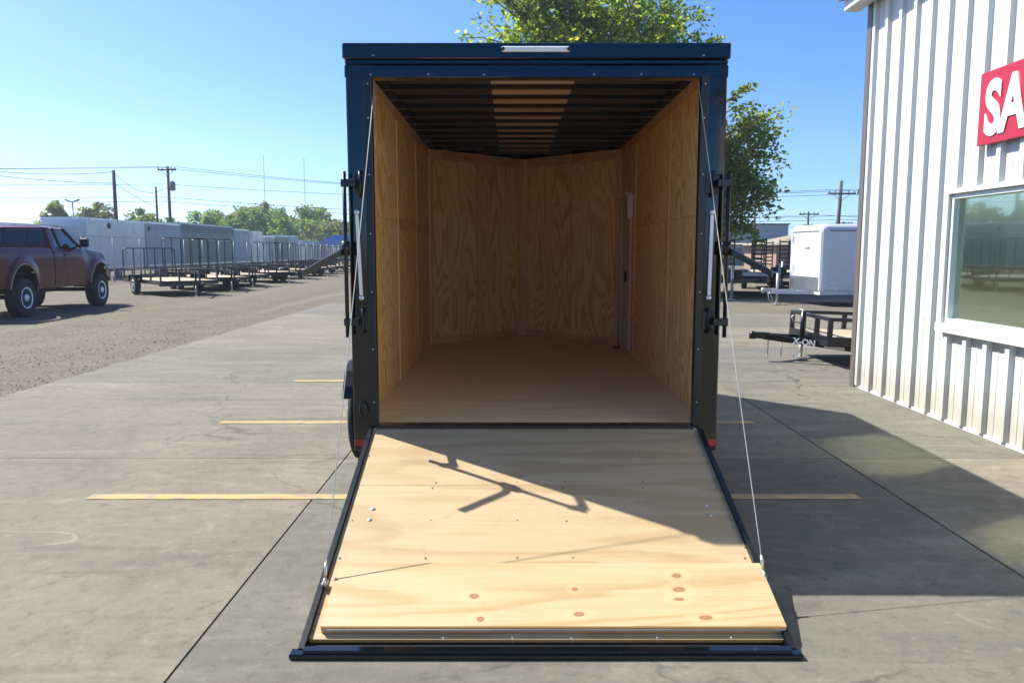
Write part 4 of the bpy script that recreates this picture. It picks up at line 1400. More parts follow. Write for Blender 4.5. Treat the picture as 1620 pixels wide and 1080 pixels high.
for i in range(n + 1):
    y = YRt - 0.03 + (YFt - YRt + 0.05) * i / n
    e = min(1, min(i, n - i) / 2.0)
    for j in range(m + 1):
        u = -1 + 2 * j / m
        vs.append((u * (XT_ + 0.035), y, ZT - 0.035 + (0.105 * (1 - abs(u) ** 3.5)) * (0.35 + 0.65 * e)))
for i in range(n):
    for j in range(m):
        a = i * (m + 1) + j
        fs.append((a, a + 1, a + m + 2, a + m + 1))
k.add(vs, fs, True)
k.build("roof", MR, cabl)
k = MB()   # dim cab interior: seats and dash
k.bbox(-0.75, -0.12, 2.10, 2.30, 1.2, 1.98, 0.04); k.bbox(0.12, 0.75, 2.10, 2.30, 1.2, 1.98, 0.04); k.bbox(-0.85, 0.85, 2.95, 3.15, 1.4, 1.74, 0.04)
k.build("seats", M['black_rough'], cabl)
k = MB()
k.box(-0.42, 0.42, -1.3, 4.9, 0.62, 0.72); k.cyl((-0.9, 0, 0.50), (0.9, 0, 0.50), 0.06); k.cyl((-0.9, WB_, 0.50), (0.9, WB_, 0.50), 0.06)
k.lathe((0, 0, 0.50), (1, 0, 0), [(-0.2, 0.06), (-0.08, 0.17), (0.08, 0.17), (0.2, 0.06)], 12); k.box(-0.3, 0.5, 1.6, 2.6, 0.52, 0.62)
k.build("chassis", M['black_rough'], TK)
k = MB()
for s in (-1, 1):
    k.bbox(min(s * 0.985, s * 0.90), max(s * 0.985, s * 0.90), 0.68, 3.42, 0.66, 0.75, 0.01)
k.build("rocker", MR, TK)
for c in (0.0, WB_):
    for s in (-1, 1):
        wheel(TK, (s * 0.93, c, RW), (s, 0, 0), RW, 0.31, M['rim'], 0.52, holes=True)

# ------------------------------------------------------------------ chain link fence and what stands behind it
FX = -21.5
FN = tag(empty("chain_link_fence", (FX, 30, 0)), "chain link fence with slanted barbed wire arms behind the trailer row", "fence")
FL = 95.0
pm = MB(); pm.cyl((0, 0, -0.05), (0, 0, 2.42), 0.035, 8); pm.obox((-0.02, -0.02, 2.40), (0.04, 0, 0), (0, 0.04, 0), (-0.38, 0, 0.42))
pme = pm.mesh("post"); pme.materials.append(M['galv'])
yy = 0.0
while yy < FL:
    share("post", pme, FN, (0, yy, 0)); yy += 3.05
k = MB(); k.cyl((0, 0, 2.36), (0, FL, 2.36), 0.026, 6); k.build("top_rail", M['galv'], FN)
for i in range(3):
    f = (i + 1) / 3.0
    k = MB(); k.tube([(-0.38 * f, FL * j / 40, 2.40 + 0.42 * f + 0.015 * math.sin(j * 2.2)) for j in range(41)], 0.008, 4); k.build("barbed_wire", M['galv'], FN)
k = MB(); k.add([(0.04, 0, 0.0), (0.04, FL, 0.0), (0.04, FL, 2.34), (0.04, 0, 2.34)], [(0, 1, 2, 3)]); k.build("mesh", M['chain'], FN)

def box_trailer(x, y0, y1, h, mat, label, group=None, depth=2.5, extras=True, roof=None):
    e = tag(empty("box_trailer", (x, y0, -0.03)), label, "box trailer", group)
    L = y1 - y0
    k = MB(); k.bbox(-depth, 0, 0, L, 0.55, h, 0.03); k.build("body", mat, e)
    n = max(2, int(L / 1.2))
    k = MB(); k.box(-depth - 0.01, 0.012, -0.01, L + 0.01, h - 0.10, h + 0.02); k.build("top_rail", roof or M['alu'], e)
    rm = MB(); rm.box(0.0005, 0.012, -0.02, 0.02, 0.6, h - 0.11)
    rme = rm.mesh("rib"); rme.materials.append(mat)
    for i in range(n + 1):
        share("rib", rme, e, (0, 0.03 + (L - 0.06) * i / n, 0))
    k = MB(); k.box(-depth + 0.1, -0.06, 0.05, L - 0.05, 0.40, 0.545); k.build("chassis", M['black_rough'], e)
    k = MB(); k.box(0.013, 0.022, L * 0.62, L * 0.62 + 0.85, 0.75, min(h - 0.35, 2.6)); dr = k.build("side_door", mat, e)
    k = MB(); k.box(0.0225, 0.03, L * 0.62 + 0.06, L * 0.62 + 0.14, 1.5, 1.62); k.build("latch", M['black_rough'], dr)
    k = MB(); k.box(0.0005, 0.014, 0.06, L - 0.06, 0.60, 0.72); k.build("rub_rail", M['alu'], e)
    for f in (0.04, 0.5, 0.94):
        k = MB(); k.box(0.0135, 0.03, L * f, L * f + 0.12, h - 0.09, h - 0.03); k.build("marker", M['amber'], e)
    for s in (0.3, 0.5):
        wheel(e, (-0.10, L * s, 0.36), (1, 0, 0), 0.36, 0.22, M['galv'])
    return e

b1 = box_trailer(-24.2, 44.6, 51.7, 3.52, M['white_paint'], "largest pale grey box trailer with round black vent behind the fence")
k = MB(); k.lathe((0.001, 2.55, 3.12), (1, 0, 0), [(0, 0.19), (0.03, 0.19), (0.035, 0.12), (0.02, 0.10)], 20); k.build("vent", M['black_rough'], b1)
b2 = box_trailer(-24.2, 51.9, 57.3, 3.55, M['grey_blue'], "blue grey box trailer right of the one with the round vent")
k = MB(); k.box(0.001, 0.03, 0.25, 0.55, 2.95, 3.25); k.build("vent", M['black_rough'], b2)
b3 = box_trailer(-24.3, 57.6, 68.3, 3.70, M['grey_dark'], "long dark grey box trailer with pale roof edge behind the fence", roof=M['trim_white'])
b0 = box_trailer(-25.6, 40.2, 44.3, 3.05, M['grey_box'], "lower white box trailer at the left end behind the truck cab")
far = [(68.7, 72.6, 3.55, 'grey_blue', "pale blue box trailer right after the long dark grey one"),
       (73.4, 76.4, 3.45, 'white_paint', "grey white box trailer, second right of the long dark grey one"),
       (77.4, 80.3, 3.05, 'grey_box', "box trailer, third right of the long dark grey one"),
       (81.2, 85.0, 3.20, 'grey_dark', "small dark box trailer far down the fence"),
       (85.9, 89.2, 3.30, 'grey_box', "box trailer just past the small dark one far down the fence"),
       (90.2, 95.0, 2.85, 'white_paint', "low white box trailer far down the fence"),
       (96.0, 102.0, 2.75, 'grey_box', "low grey box trailer far down the fence"),
       (103.0, 110.0, 2.65, 'white_paint', "farthest white box trailer near the blue awning")]
for (a, b, h, mt, lab) in far:
    box_trailer(-24.3, a, b, h, M[mt], lab, "box trailers parked behind the fence")

AW = tag(empty("awning", (-21.9, 100.0, 0)), "blue arched awning roof beyond the end of the trailer row", "awning")
k = MB()
n = 14
for i in range(n):
    t0, t1 = math.pi * i / n, math.pi * (i + 1) / n
    p0, p1 = V(-2.6 * math.cos(t0), 0, 2.3 + 1.3 * math.sin(t0)), V(-2.6 * math.cos(t1), 0, 2.3 + 1.3 * math.sin(t1))
    k.obox(p0, p1 - p0, (0, 6, 0), V(0, 0, 0.04))
k.prism([(-2.6 * math.cos(math.pi * i / n) * .98, 0.05, 2.3 + 1.28 * math.sin(math.pi * i / n)) for i in range(n + 1)], (0, 0.03, 0))
k.build("cover", M['blue_tarp'], AW)
k = MB(); k.box(-2.7, 2.7, -0.06, 0.04, 2.16, 2.30); k.build("valance", M['white_paint'], AW)
for x in (-2.5, 2.5):
    for y in (0.1, 5.9):
        k = MB(); k.cyl((x, y, -0.05), (x, y, 2.3), 0.05, 8); k.build("leg", M['galv'], AW)

# ------------------------------------------------------------------ poles, wires, masts
def pole(x, y, h, label, arm=None, arm_z=0.35, transformer=False, r=0.15, lean=0.0, twin=False):
    e = tag(empty("utility_pole", (x, y, -0.03)), label, "utility pole", "wooden utility poles")
    k = MB(); k.cyl((0, 0, 0), (lean, 0, h), r, 10, r * 0.72); k.build("shaft", M['wood_pole'], e)
    if arm:
        k = MB(); k.box(-arm / 2 + lean, arm / 2 + lean, -r - 0.12, -r * .7, h - arm_z - 0.13, h - arm_z); k.build("crossarm", M['wood_pole'], e)
        for i, f in enumerate((-0.46, -0.25, 0.25, 0.46)):
            k = MB(); k.cyl((arm * f + lean, -r - 0.05, h - arm_z), (arm * f + lean, -r - 0.05, h - arm_z + 0.22), 0.05, 8); k.build("insulator", M['grey_dark'], e)
        for s in (-1, 1):
            k = MB(); k.cyl((s * arm * 0.33 + lean, -r * .9, h - arm_z - 0.1), (lean, -r * .9, h - arm_z - 0.75), 0.025, 5); k.build("brace", M['wood_pole'], e)
    if transformer:
        for dx in ((0.42,) if not twin else (-0.42, 0.42)):
            k = MB(); k.lathe((dx + lean, -0.1, h - 2.3), (0, 0, 1), [(0, 0.24), (0.05, 0.27), (0.75, 0.27), (0.82, 0.2), (0.9, 0.08)], 12); k.build("transformer", M['grey_dark'], e)
    return e
pole(-30.2, 60, 7.7, "bare short utility pole rising behind the pale box trailers", None, r=0.17)
pole(-29.4, 65.2, 6.9, "thin bare reddish pole just left of the pole with crossarm and transformer", None, r=0.11)
pole(-32.6, 75, 9.6, "utility pole with crossarm and one transformer left of the cargo trailer", 1.7, 0.30, True, 0.17)
pole(31.0, 75, 8.25, "tallest utility pole with low crossarm above the white box trailer", 2.6, 1.15, False, 0.20, 0.25)
pole(33.9, 90, 6.1, "short utility pole with two transformers left of the tallest right hand pole", 2.2, 0.25, True, 0.15, 0, True)
pole(50.6, 120, 6.1, "distant small utility pole just above the white trailer roof", 2.6, 0.2, True, 0.15)
pole(69.0, 130, 5.9, "distant utility pole right of the tallest one, above the white trailer", 2.8, 0.3, False, 0.12)
pole(17.9, 58, 5.2, "slim dark pole rising in front of the grey warehouse", None, r=0.10)
pole(22.8, 51.0, 5.6, "pole with lamp arm partly hidden by the building corner", 1.1, 0.2, False, 0.13)
def lamp_pole(x, y, h, label):
    e = tag(empty("street_lamp", (x, y, 0)), label, "lamp")
    k = MB(); k.cyl((0, 0, 0), (0, 0, h), 0.09, 8, 0.06); k.build("shaft", M['galv'], e)
    for s in (-1, 1):
        k = MB(); k.obox((s * 0.05, -0.12, h - 0.05), (s * 0.65, 0, 0.22), (0, 0.24, 0), (0, 0, 0.12)); k.build("lamp_head", M['grey_dark'], e)
lamp_pole(-43.5, 78, 6.4, "twin headed floodlight pole above the truck cab")
lamp_pole(34.0, 110, 4.6, "slim twin headed lamp pole in front of the far warehouse")
def wire(pts, label, r=0.022, grp="overhead wires"):
    k = MB(); k.tube(pts, r, 4)
    return tag(k.build("overhead_wire", M['wire']), label, "wire", grp)
def span(a, b, sag, n=18):
    a, b = Vector(a), Vector(b)
    return [a.lerp(b, i / n) - V(0, 0, sag * 4 * (i / n) * (1 - i / n)) for i in range(n + 1)]
P3, PR, P1 = V(-32.6, 74.7, 0), V(31.25, 74.7, 0), V(-30.2, 60, 0)
LF = V(-75, 75, 0)
for dx, z, zr, lab in ((-1.1, 9.5, 7.35, "upper left wire of the long span along the crossarms"), (1.1, 9.45, 7.3, "second wire of the long span along the crossarms")):
    wire(span(LF + V(0, 0, z + 0.2), P3 + V(dx, 0, z), 0.25) + span(P3 + V(dx, 0, z), PR + V(dx, 0, zr), 1.3)[1:] + span(PR + V(dx, 0, zr), (75, 70, zr - 0.1), 0.3)[1:], lab)
for z, zr, lab in ((7.85, 6.9, "thin wire below the crossarm of the transformer pole"), (6.65, 4.9, "wire crossing mid height of the transformer pole"), (6.25, 4.55, "lowest wire crossing the transformer pole")):
    wire(span(LF + V(0, 0, z + 0.25), P3 + V(0, -0.2, z), 0.15) + span(P3 + V(0, -0.2, z), PR + V(0, -.2, zr), 0.9)[1:] + span(PR + V(0, -.2, zr), (75, 70, zr - 0.1), 0.2)[1:], lab)
wire(span((-46, 58, 8.9), P1 + V(0, 0, 7.55), 0.75), "sagging upper wire running left from the bare short pole", 0.024)
wire(span((-46, 58, 8.5), P1 + V(0, 0, 6.7), 0.45), "sagging lower wire running left from the bare short pole", 0.024)
wire(span(P1 + V(0, 0, 7.5), P3 + V(0, 0, 7.6), 0.95), "drooping service wire between the bare pole and the transformer pole", 0.022)
wire(span(P1 + V(0, 0, 6.7), V(-29.4, 65.2, 5.2), 0.1) + span(V(-29.4, 65.2, 5.2), P3 + V(0, 0, 6.6), 0.1)[1:], "short wire from the bare pole past the thin reddish pole", 0.020)
wire(span((12, 90, 5.1), (33.9, 89.8, 5.75), 0.3) + span((33.9, 89.8, 5.75), (80, 110, 6.2), 0.5)[1:], "wire running to the pole with two transformers", 0.022)
wire(span((14, 118, 3.6), (50.6, 119.8, 5.9), 0.3) + span((50.6, 119.8, 5.9), (69, 129.8, 5.6), 0.2)[1:] + span((69, 129.8, 5.6), (95, 135, 5.5), 0.2)[1:], "low distant wire passing above the white trailer roof", 0.026)
for (x, y, h, lab) in ((-188, 600, 74, "left of two thin distant radio masts"), (-157.5, 600, 71, "right of two thin distant radio masts")):
    e = tag(empty("radio_mast", (x, y, 0)), lab, "mast", "radio masts on the horizon")
    for q in range(3):
        a = q * 2.094
        k = MB(); k.cyl((0.30 * math.cos(a), 0.30 * math.sin(a), 0), (0.30 * math.cos(a), 0.30 * math.sin(a), h), 0.09, 5); k.build("leg", M['grey_dark'], e)
    k = MB()
    for i in range(int(h / 1.2)):
        for q in range(3):
            a, b = q * 2.094 + (i % 2) * 0.0, (q + 1) * 2.094
            k.cyl((0.3 * math.cos(a), 0.3 * math.sin(a), i * 1.2), (0.3 * math.cos(b), 0.3 * math.sin(b), i * 1.2 + 1.2), 0.05, 3, caps=False)
    k.build("lattice", M['grey_dark'], e)

# ------------------------------------------------------------------ right hand background
def simple_roof_box(name, label, x0, x1, y0, y1, h, wall, roofm, ridge=0.0, over=0.3, cat="building"):
    e = tag(empty(name, ((x0 + x1) / 2, y0, 0)), label, cat)
    hw, L = (x1 - x0) / 2, y1 - y0
    k = MB(); k.box(-hw, hw, 0, L, -0.1, h); k.build("wall", wall, e)
    k = MB()
    if ridge > 0:
        vs = [(-hw - over, -over, h), (hw + over, -over, h), (hw + over, L + over, h), (-hw - over, L + over, h), (-hw * 0.35, L / 2, h + ridge), (hw * 0.35, L / 2, h + ridge)]
        k.add(vs, [(0, 1, 5, 4), (1, 2, 5), (2, 3, 4, 5), (3, 0, 4), (0, 3, 2, 1)])
    else:
        k.box(-hw - over, hw + over, -over, L + over, h, h + 0.18)
    k.build("roof", roofm, e)
    return e, hw, L
e, hw, L = simple_roof_box("warehouse", "large plain grey metal warehouse far behind the trees on the right", 14.0, 35.2, 100, 130, 4.9, M['grey_blue'], M['bronze'], 0, 0.15)
rm = MB(); rm.box(-0.06, 0.06, -0.03, -0.001, 0.0, 4.85)
rme = rm.mesh("rib"); rme.materials.append(M['grey_blue'])
for i in range(16): share("rib", rme, e, (-hw + 0.5 + (2 * hw - 1) * i / 15, 0, 0))
e, hw, L = simple_roof_box("long_shed", "low tan shed in front of the grey warehouse", 6.0, 33.0, 88, 96, 2.35, M['tan_wall'], M['tan_wall'], 0.2, 0.2)
for i in range(5):
    k = MB(); k.box(-10 + 5 * i, -8.6 + 5 * i, -0.03, -0.001, 0.0, 1.9); k.build("door", M['grey_dark'], e)
e, hw, L = simple_roof_box("house", "small brick house with tan hip roof behind the equipment trailers", 19.6, 29.5, 58, 66, 2.05, M['brick_pink'], M['tan_shingle'], 0.95, 0.5, "house")
for i in range(3):
    k = MB(); k.box(-4 + 3 * i, -2.9 + 3 * i, -0.03, -0.001, 0.8, 1.7); w_ = k.build("window", M['trim_white'], e)
    k = MB(); k.box(-3.92 + 3 * i, -2.98 + 3 * i, -0.04, -0.031, 0.88, 1.62); k.build("pane", M['car_glass'], w_)
k = MB(); k.cyl((-1.0, 3.0, 2.5), (-1.0, 3.0, 3.25), 0.06, 6); k.build("vent_pipe", M['galv'], e)

# white enclosed trailer with diamond plate front
WT = tag(empty("box_trailer", (8.95, 23.9, -0.03), R(97.0)), "white enclosed trailer with diamond plate nose half hidden by the building corner", "box trailer")
# local +y = towards the tongue (world -x); right flank faces the camera (local -x ... )
def rounded_body(hw, L, z0, z1, r):
    k = MB()
    pts = []
    for (cx, sx) in ((-hw + r, -1), (hw - r, 1)):
        for i in range(7):
            t = math.pi / 2 * i / 6
            a = (cx + sx * r * math.cos(t), z1 - r + r * math.sin(t)) if sx < 0 else (cx + r * math.sin(t), z1 - r + r * math.cos(t))
            pts.append(a)
    prof = [(-hw, z0)] + pts + [(hw, z0)]
    n = len(prof)
    steps = [(-L, 1.0), (-0.22, 1.0), (-0.12, 0.99), (-0.05, 0.965), (0.0, 0.90)]
    vs = []
    for (y, s) in steps:
        for (x, z) in prof:
            vs.append((x * (1 - (1 - s) * 0.75), y, z1 - (z1 - z) if z <= z0 else z0 + (z - z0) * (1 - (1 - s) * 0.45)))
    fs = []
    for j in range(len(steps) - 1):
        for i in range(n - 1):
            fs.append((j * n + i, j * n + i + 1, (j + 1) * n + i + 1, (j + 1) * n + i))
    fs.append(tuple(range((len(steps) - 1) * n, len(steps) * n)))
    fs.append(tuple(reversed(range(n))))
    fs = [tuple(reversed(f)) for f in fs]
    k.add(vs, fs, False)
    return k
rounded_body(1.0, 4.6, 0.46, 2.42, 0.20).build("body", M['white_paint'], WT)
k = MB(); k.box(-0.86, 0.86, 0.001, 0.012, 0.47, 0.86); k.build("stone_guard", M['diamond'], WT)
for s in (-1, 1):
    k = MB(); k.box(min(s * 1.001, s * 1.008), max(s * 1.001, s * 1.008), -0.55, -0.23, 0.47, 0.86); k.build("stone_guard", M['diamond'], WT)
    k = MB(); k.box(min(s * 1.0, s * 1.008), max(s * 1.0, s * 1.008), -4.6, -0.23, 2.205, 2.235); k.build("trim_strip", M['bronze'], WT)
    k = MB(); k.box(min(s * 1.001, s * 1.010), max(s * 1.001, s * 1.010), -1.55, -1.20, 0.50, 0.545); k.build("reflector", M['red_lens'], WT)
    for y in (-2.6, -3.4):
        wheel(WT, (s * 0.9, y, 0.34), (s, 0, 0), 0.34, 0.2, M['galv'])
k = MB(); k.box(-0.80, 0.80, 0.001, 0.01, 2.20, 2.225); k.build("trim_strip", M['bronze'], WT)
k = MB()
for s in (-1, 1):
    k.obox((s * 0.75, -0.5, 0.34), (-s * 0.70, 1.55, 0.0), (s * 0.06, 0, 0), (0, 0, 0.11))
k.box(-0.95, 0.95, -4.5, -0.02, 0.34, 0.455)
k.build("tongue", M['white_paint'], WT)
k = MB(); k.box(-0.06, 0.06, 0.92, 1.30, 0.40, 0.50); k.lathe((0, 1.30, 0.36), (0, 0, 1), [(0, 0.06), (0.1, 0.07), (0.16, 0.04)], 10); k.build("coupler", M['galv'], WT)
k = MB(); k.cyl((0, 0.85, 0.03), (0, 0.85, 0.95), 0.04, 8); k.box(-0.1, 0.1, 0.75, 0.95, 0.0, 0.03); k.build("jack", M['galv'], WT)
for x, y in ((0.08, 1.1), (-0.08, 1.1)):
    k = MB(); k.tube([(x, y, 0.38), (x * 1.4, y - 0.05, 0.15), (x * 1.1, y - 0.12, 0.05)], 0.014, 5); k.build("chain", M['galv'], WT)
me = text_mesh("Look", 0.17, 0.001, 0.0, 1.0); me.materials.append(M['bronze'])
share("lettering", me, WT, (0.05, 0.004, 1.68), (R(90), 0, R(180)))

# flat equipment trailers with standing ramps beyond the concrete, right
def equipment_trailer(loc, rz, label, ramps=True, L=5.4, mat='black_satin'):
    e = tag(empty("equipment_trailer", loc, rz), label, "trailer", "equipment trailers on the right")
    hw = 1.1
    m_ = M[mat]
    k = MB()
    for s in (-1, 1):
        k.box(min(s * hw, s * (hw - .1)), max(s * hw, s * (hw - .1)), -L / 2, L / 2, 0.55, 0.78)
    k.box(-hw + .1, hw - .1, -L / 2, -L / 2 + .12, 0.55, 0.78); k.box(-hw + .1, hw - .1, L / 2 - .12, L / 2, 0.55, 0.78)
    k.build("frame", m_, e)
    nb = 9; bw = (2 * hw - 0.2) / nb
    pm = MB(); pm.box(0.004, bw - 0.004, -L / 2 + .125, L / 2 - .125, 0.72, 0.765)
    pme = pm.mesh("deck_plank"); pme.materials.append(M['deck_wood'])
    for i in range(nb): share("deck_plank", pme, e, (-hw + .1 + bw * i, 0, 0))
    k = MB(); k.box(-hw + .1, hw - .1, -L / 2 - 0.012, -L / 2 - 0.001, 0.60, 0.70); k.build("tape_strip", M['red_lens'], e)
    for i in range(4):
        k = MB(); k.box(-0.9 + 0.5 * i, -0.65 + 0.5 * i, -L / 2 - 0.02, -L / 2 - 0.0125, 0.605, 0.695); k.build("tape_patch", M['sign_white'], e)
    for s in (-1, 1):
        for o_ in (-0.45, 0.45):
            wheel(e, (s * (hw + .12), o_ - 0.4, 0.38), (s, 0, 0), 0.38, 0.23, M['galv'])
        k = MB(); k.box(min(s * (hw + .005), s * (hw + .26)), max(s * (hw + .005), s * (hw + .26)), -1.4, 0.6, 0.80, 0.83); k.build("fender", m_, e)
        if ramps:
            k = MB()
            x0 = s * 0.62
            for dx in (-0.22, 0.22):
                k.box(x0 + dx - 0.03, x0 + dx + 0.03, -L / 2 + 0.02, -L / 2 + 0.10, 0.78, 2.15)
            ro = k.build("ramp", m_, e)
            rm = MB(); rm.box(-0.19, 0.19, -0.02, 0.02, -0.03, 0.03)
            rme = rm.mesh("rung"); rme.materials.append(m_)
            for j in range(7): share("rung", rme, ro, (x0, -L / 2 + 0.06, 0.92 + 0.19 * j))
    k = MB()
    for s in (-1, 1):
        k.obox((s * 0.9, L / 2 - 0.1, 0.56), (-s * 0.86, 1.3, 0), (s * 0.08, 0, 0), (0, 0, 0.14))
    k.build("tongue", m_, e)
    k = MB(); k.cyl((0, L / 2 + 0.8, 0.03), (0, L / 2 + 0.8, 1.15), 0.05, 8); k.box(-.12, .12, L / 2 + .68, L / 2 + .92, 0, .03); k.build("jack", M['galv'], e)
    k = MB(); k.bbox(-0.3, 0.3, L / 2 + 0.15, L / 2 + 0.5, 0.71, 1.0, 0.02); k.build("tool_box", m_, e)
    return e
equipment_trailer((8.6, 29.5, -0.03), R(160), "nearest black flatbed trailer with standing ladder ramps left of white trailer")
equipment_trailer((11.4, 34.0, -0.03), R(165), "black flatbed trailer with ladder ramps behind the nearest flatbed")
equipment_trailer((13.6, 39.5, -0.03), R(162), "third flatbed trailer back, seen past the white trailer nose", mat='black_rough')
equipment_trailer((8.0, 41.5, -0.03), R(158), "flatbed trailer under the low branches of the right hand tree")
equipment_trailer((17.8, 46.0, -0.03), R(162), "farthest flatbed trailer in front of the brick house")

# ------------------------------------------------------------------ trees
def leaf_card(mb, c, size, rg):
    u = V(rg.gauss(0, 1), rg.gauss(0, 1), rg.gauss(0, 0.7)).normalized()
    w = u.cross(V(rg.gauss(0, 1), rg.gauss(0, 1), rg.gauss(0, 1)))
    if w.length < 1e-4: return
    w.normalize()
    a, b = u * size, w * size * 0.62
    n = u.cross(w) * size * 0.12
    mb.add([c - a, c - b * 0.9 + n, c + a, c + b * 0.9 + n], [(0, 1, 2), (0, 2, 3)])

def big_tree(name, label, loc, height, trunk_r, limbs, crown, leaf_mat, leaf_size, n_leaf, seed, low=0.2, sprigs=()):
    """crown: list of (centre, radii) ellipsoids; limbs reach into them and carry leaf clumps"""
    rg = random.Random(seed)
    e = tag(empty(name, loc), label, "tree")
    wood, lv = MB(), MB()
    top = V(rg.uniform(-.3, .3), rg.uniform(-.3, .3), height * 0.80)
    spine = [V(0, 0, -0.1), V(0.1, 0.05, height * low), V(0.0, 0.1, height * 0.45), top]
    wood.tube(spine, trunk_r, 8, rs=[trunk_r * 1.25, trunk_r, trunk_r * 0.6, trunk_r * 0.15])
    clumps = []
    for (c, rad) in crown:
        c = V(*c); rad = V(*rad)
        for i in range(limbs):
            d = V(rg.gauss(0, 1), rg.gauss(0, 1), rg.gauss(0.25, 0.8)).normalized()
            f = rg.uniform(0.45, 1.0) ** 0.6
            p = c + V(d.x * rad.x, d.y * rad.y, d.z * rad.z) * f
            tz = max(height * low, min(height * 0.7, p.z * rg.uniform(0.35, 0.65)))
            t = min(1, tz / (height * 0.8))
            base = V(0, 0, tz) + V(top.x, top.y, 0) * t
            mid = base.lerp(p, 0.55) + V(rg.uniform(-.25, .25), rg.uniform(-.25, .25), 0.10 * (p - base).length + rg.uniform(0, .3))
            r0 = trunk_r * 0.30
            wood.tube([base, base.lerp(mid, .5) + V(rg.uniform(-.1, .1), rg.uniform(-.1, .1), 0), mid, p], r0, 5, rs=[r0, r0 * .75, r0 * .5, r0 * .15], caps=False)
            clumps.append((p, 0.55))
            for j in range(4):
                q = mid.lerp(p, rg.uniform(0.1, 0.95)) + V(rg.gauss(0, .55), rg.gauss(0, .55), rg.gauss(0.2, .45))
                b0 = mid.lerp(p, rg.uniform(0.0, 0.6))
                wood.tube([b0, b0.lerp(q, .5) + V(0, 0, .08), q], 0.02, 4, rs=[r0 * .3, r0 * .2, r0 * .08], caps=False)
                clumps.append((q, rg.uniform(0.30, 0.55)))
    for (a, b, n) in sprigs:
        a, b = V(*a), V(*b)
        wood.tube([a, a.lerp(b, .5) + V(0, 0, .1), b], 0.02, 4, rs=[0.03, .02, .008], caps=False)
        for j in range(n):
            clumps.append((a.lerp(b, 0.35 + 0.65 * j / max(1, n - 1)), 0.22))
    per = max(4, n_leaf // len(clumps))
    for (c, r) in clumps:
        dens = rg.uniform(0.45, 1.5)
        for j in range(int(per * dens * (r / 0.45))):
            d = V(rg.gauss(0, 1), rg.gauss(0, 1), rg.gauss(0, 0.8)) * (r * 0.55)
            leaf_card(lv, c + d, leaf_size * rg.uniform(0.7, 1.25), rg)
    wood.build("trunk", M['bark'], e)
    lv.build("crown", leaf_mat, e)
    return e

big_tree("cottonwood_tree", "tall yellow green tree rising above the roof of the cargo trailer", (3.1, 30.5, 0), 14.5, 0.30, 24,
         [((-0.5, 0, 10.6), (4.0, 2.6, 3.0)), ((-2.4, 0, 10.4), (2.4, 2.0, 1.9)), ((1.9, 0.2, 9.8), (2.0, 2.0, 2.2)), ((0.4, 0, 8.2), (3.6, 2.2, 1.6))],
         M['leaf'], 0.105, 19000, 11, 0.22, sprigs=[((3.4, 0, 8.9), (4.7, 0, 9.5), 6), ((-3.4, 0, 9.4), (-5.0, 0, 9.6), 4)])
big_tree("elm_tree", "leafy green tree showing right of the cargo trailer above the flatbeds", (8.0, 31.5, 0), 7.6, 0.20, 26,
         [((0.9, 0, 5.6), (1.5, 1.4, 1.6)), ((0.8, 0, 3.7), (1.7, 1.5, 1.5)), ((-0.9, 0, 4.8), (1.5, 1.5, 2.0))],
         M['leaf_green'], 0.105, 13000, 23, 0.18, sprigs=[((0.2, 0, 7.2), (1.3, -.2, 7.95), 7), ((0.4, 0, 7.0), (1.45, 0, 7.35), 6), ((1.2, 0, 3.0), (1.9, 0, 2.0), 5)])

def far_tree_mesh(seed, w, h, conic=0.0, n=4200, leaf=0.27):
    rg = random.Random(seed)
    lv, wood = MB(), MB()
    wood.cyl((0, 0, -0.2), (0, 0, h * 0.6), 0.16, 6, 0.06)
    lobes = []
    for i in range(46):
        f = rg.random()
        z = h * (0.10 + 0.84 * f)
        ww = w * (1 - conic * f) * math.sqrt(max(0.05, 1 - ((f - 0.40) / 0.66) ** 2))
        a = rg.random() * 6.28
        q = rg.random() ** 0.5
        lobes.append((V(math.cos(a) * ww * q, math.sin(a) * ww * q, z), rg.uniform(.13, .26) * w))
    for (c, r) in lobes[:10]:
        wood.cyl((0, 0, h * 0.25), c, 0.07, 4, 0.02)
    for i in range(n):
        c, r = rg.choice(lobes)
        d = V(rg.gauss(0, 1), rg.gauss(0, 1), rg.gauss(0, 1)).normalized() * r * rg.uniform(0.3, 1.15)
        leaf_card(lv, c + d, leaf * rg.uniform(.6, 1.3), rg)
    return lv.mesh("crown"), wood.mesh("trunk")
variants = [far_tree_mesh(s, w, h, c) for (s, w, h, c) in ((1, 3.6, 7.6, 0.1), (2, 4.4, 6.6, 0.0), (3, 3.0, 9.4, 0.45), (4, 5.0, 7.8, 0.1), (5, 3.2, 5.4, 0.0))]
for c_, w_ in variants:
    c_.materials.append(M['leaf_far']); w_.materials.append(M['bark'])
def far_tree(px, d, s, vi, label=None):
    x = (px - 810) / 1230.0 * d
    e = tag(empty("distant_tree", (x, d, -0.1), rng.random() * 6.28), label, "tree", "distant trees along the horizon")
    e.scale = (s, s, s)
    share("crown", variants[vi][0], e); share("trunk", variants[vi][1], e)
far_tree(95, 118, 1.02, 2, "pointed distant tree just left of the twin floodlight pole")
far_tree(168, 120, 1.18, 0, "rounded distant tree left of the bare short utility pole")
far_tree(430, 150, 1.22, 3, "broad distant tree crown behind the left radio mast")
far_tree(12, 125, 0.72, 1, "low distant tree at the far left edge above the truck")
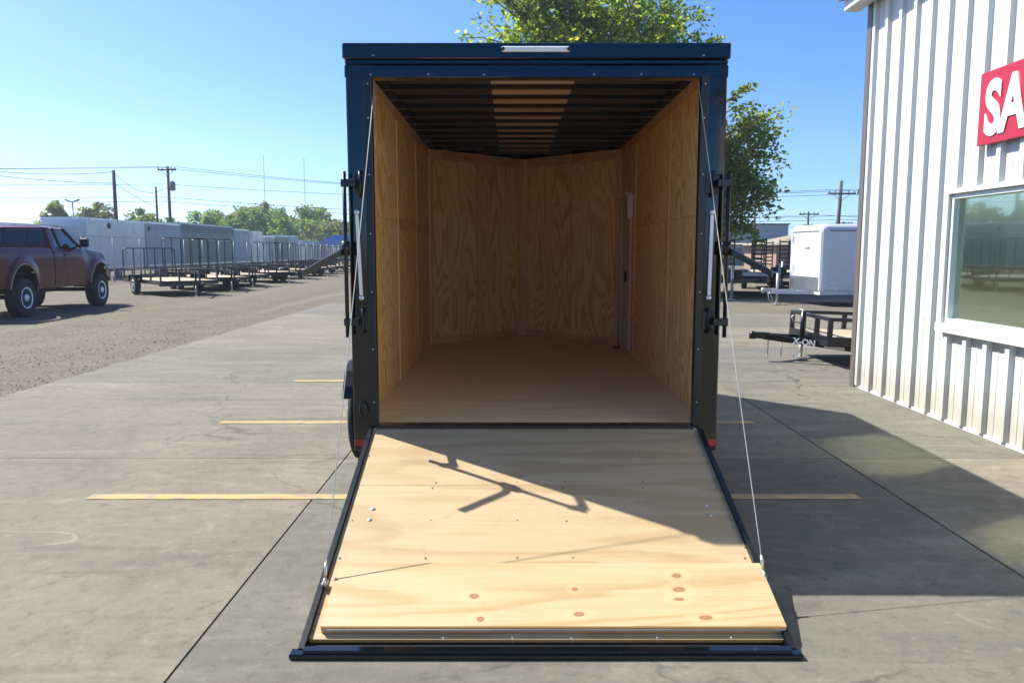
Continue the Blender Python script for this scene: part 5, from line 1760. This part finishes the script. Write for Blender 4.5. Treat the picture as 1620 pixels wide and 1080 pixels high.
ORD = ("first second third fourth fifth sixth seventh eighth ninth tenth eleventh twelfth thirteenth fourteenth fifteenth sixteenth seventeenth eighteenth nineteenth twentieth "
       "twenty-first twenty-second twenty-third twenty-fourth twenty-fifth twenty-sixth twenty-seventh twenty-eighth twenty-ninth thirtieth thirty-first thirty-second thirty-third "
       "thirty-fourth thirty-fifth thirty-sixth thirty-seventh thirty-eighth thirty-ninth fortieth forty-first forty-second forty-third forty-fourth forty-fifth").split()
ti = 0
px = 0
while px < 560:
    d = rng.uniform(125, 165)
    hh = 0.80 if px < 100 else (0.98 if px < 330 else 1.12)
    ti += 1
    where = "above the maroon truck" if px < 110 else ("above the pale box trailers" if px < 300 else ("above the gated trailers" if px < 430 else "near the two radio masts"))
    far_tree(px, d, hh * rng.uniform(0.85, 1.2), rng.choice([0, 1, 3, 4, 1]), "%s tree from the left in the distant tree line, %s" % (ORD[ti - 1], where))
    px += rng.uniform(11, 21)
for px, q in ((1150, "distant low tree under the branches of the elm on the right"), (1178, "distant low tree just left of the slim dark pole")):
    far_tree(px, rng.uniform(150, 180), 0.7, rng.choice([0, 1, 3]), q)
# the far wood line that closes the horizon
rg = random.Random(99)
hz = MB()
for i in range(5200):
    x = rg.uniform(-420, 420)
    y = rg.uniform(185, 215)
    top = 3.6 + 2.6 * mnoise.noise(V(x * 0.05, 3.3, 0)) + 1.6 * mnoise.noise(V(x * 0.21, 7.3, 0)) + (2.2 if -110 < x < -30 else 0)
    leaf_card(hz, V(x, y, rg.uniform(0, max(1.0, top))), rg.uniform(0.8, 1.6), rg)
tag(hz.build("far_woodland", M['leaf_far']), "low line of distant woodland closing the horizon", "woodland", kind="stuff")

hzb = MB(); hzb.box(-450, 450, -30, 700, -1.5, 90)
tag(hzb.build("haze", None), kind="stuff")
hm = bpy.data.materials.new("air"); hm.use_nodes = True
hm.node_tree.nodes.clear()
ho = hm.node_tree.nodes.new("ShaderNodeOutputMaterial")
hv = hm.node_tree.nodes.new("ShaderNodeVolumePrincipled")
hv.inputs["Color"].default_value = (0.80, 0.90, 1.0, 1)
hv.inputs["Density"].default_value = 0.0006
hv.inputs["Anisotropy"].default_value = 0.3
hm.node_tree.links.new(hv.outputs[0], ho.inputs["Volume"])
bpy.data.objects["haze"].data.materials.append(hm)
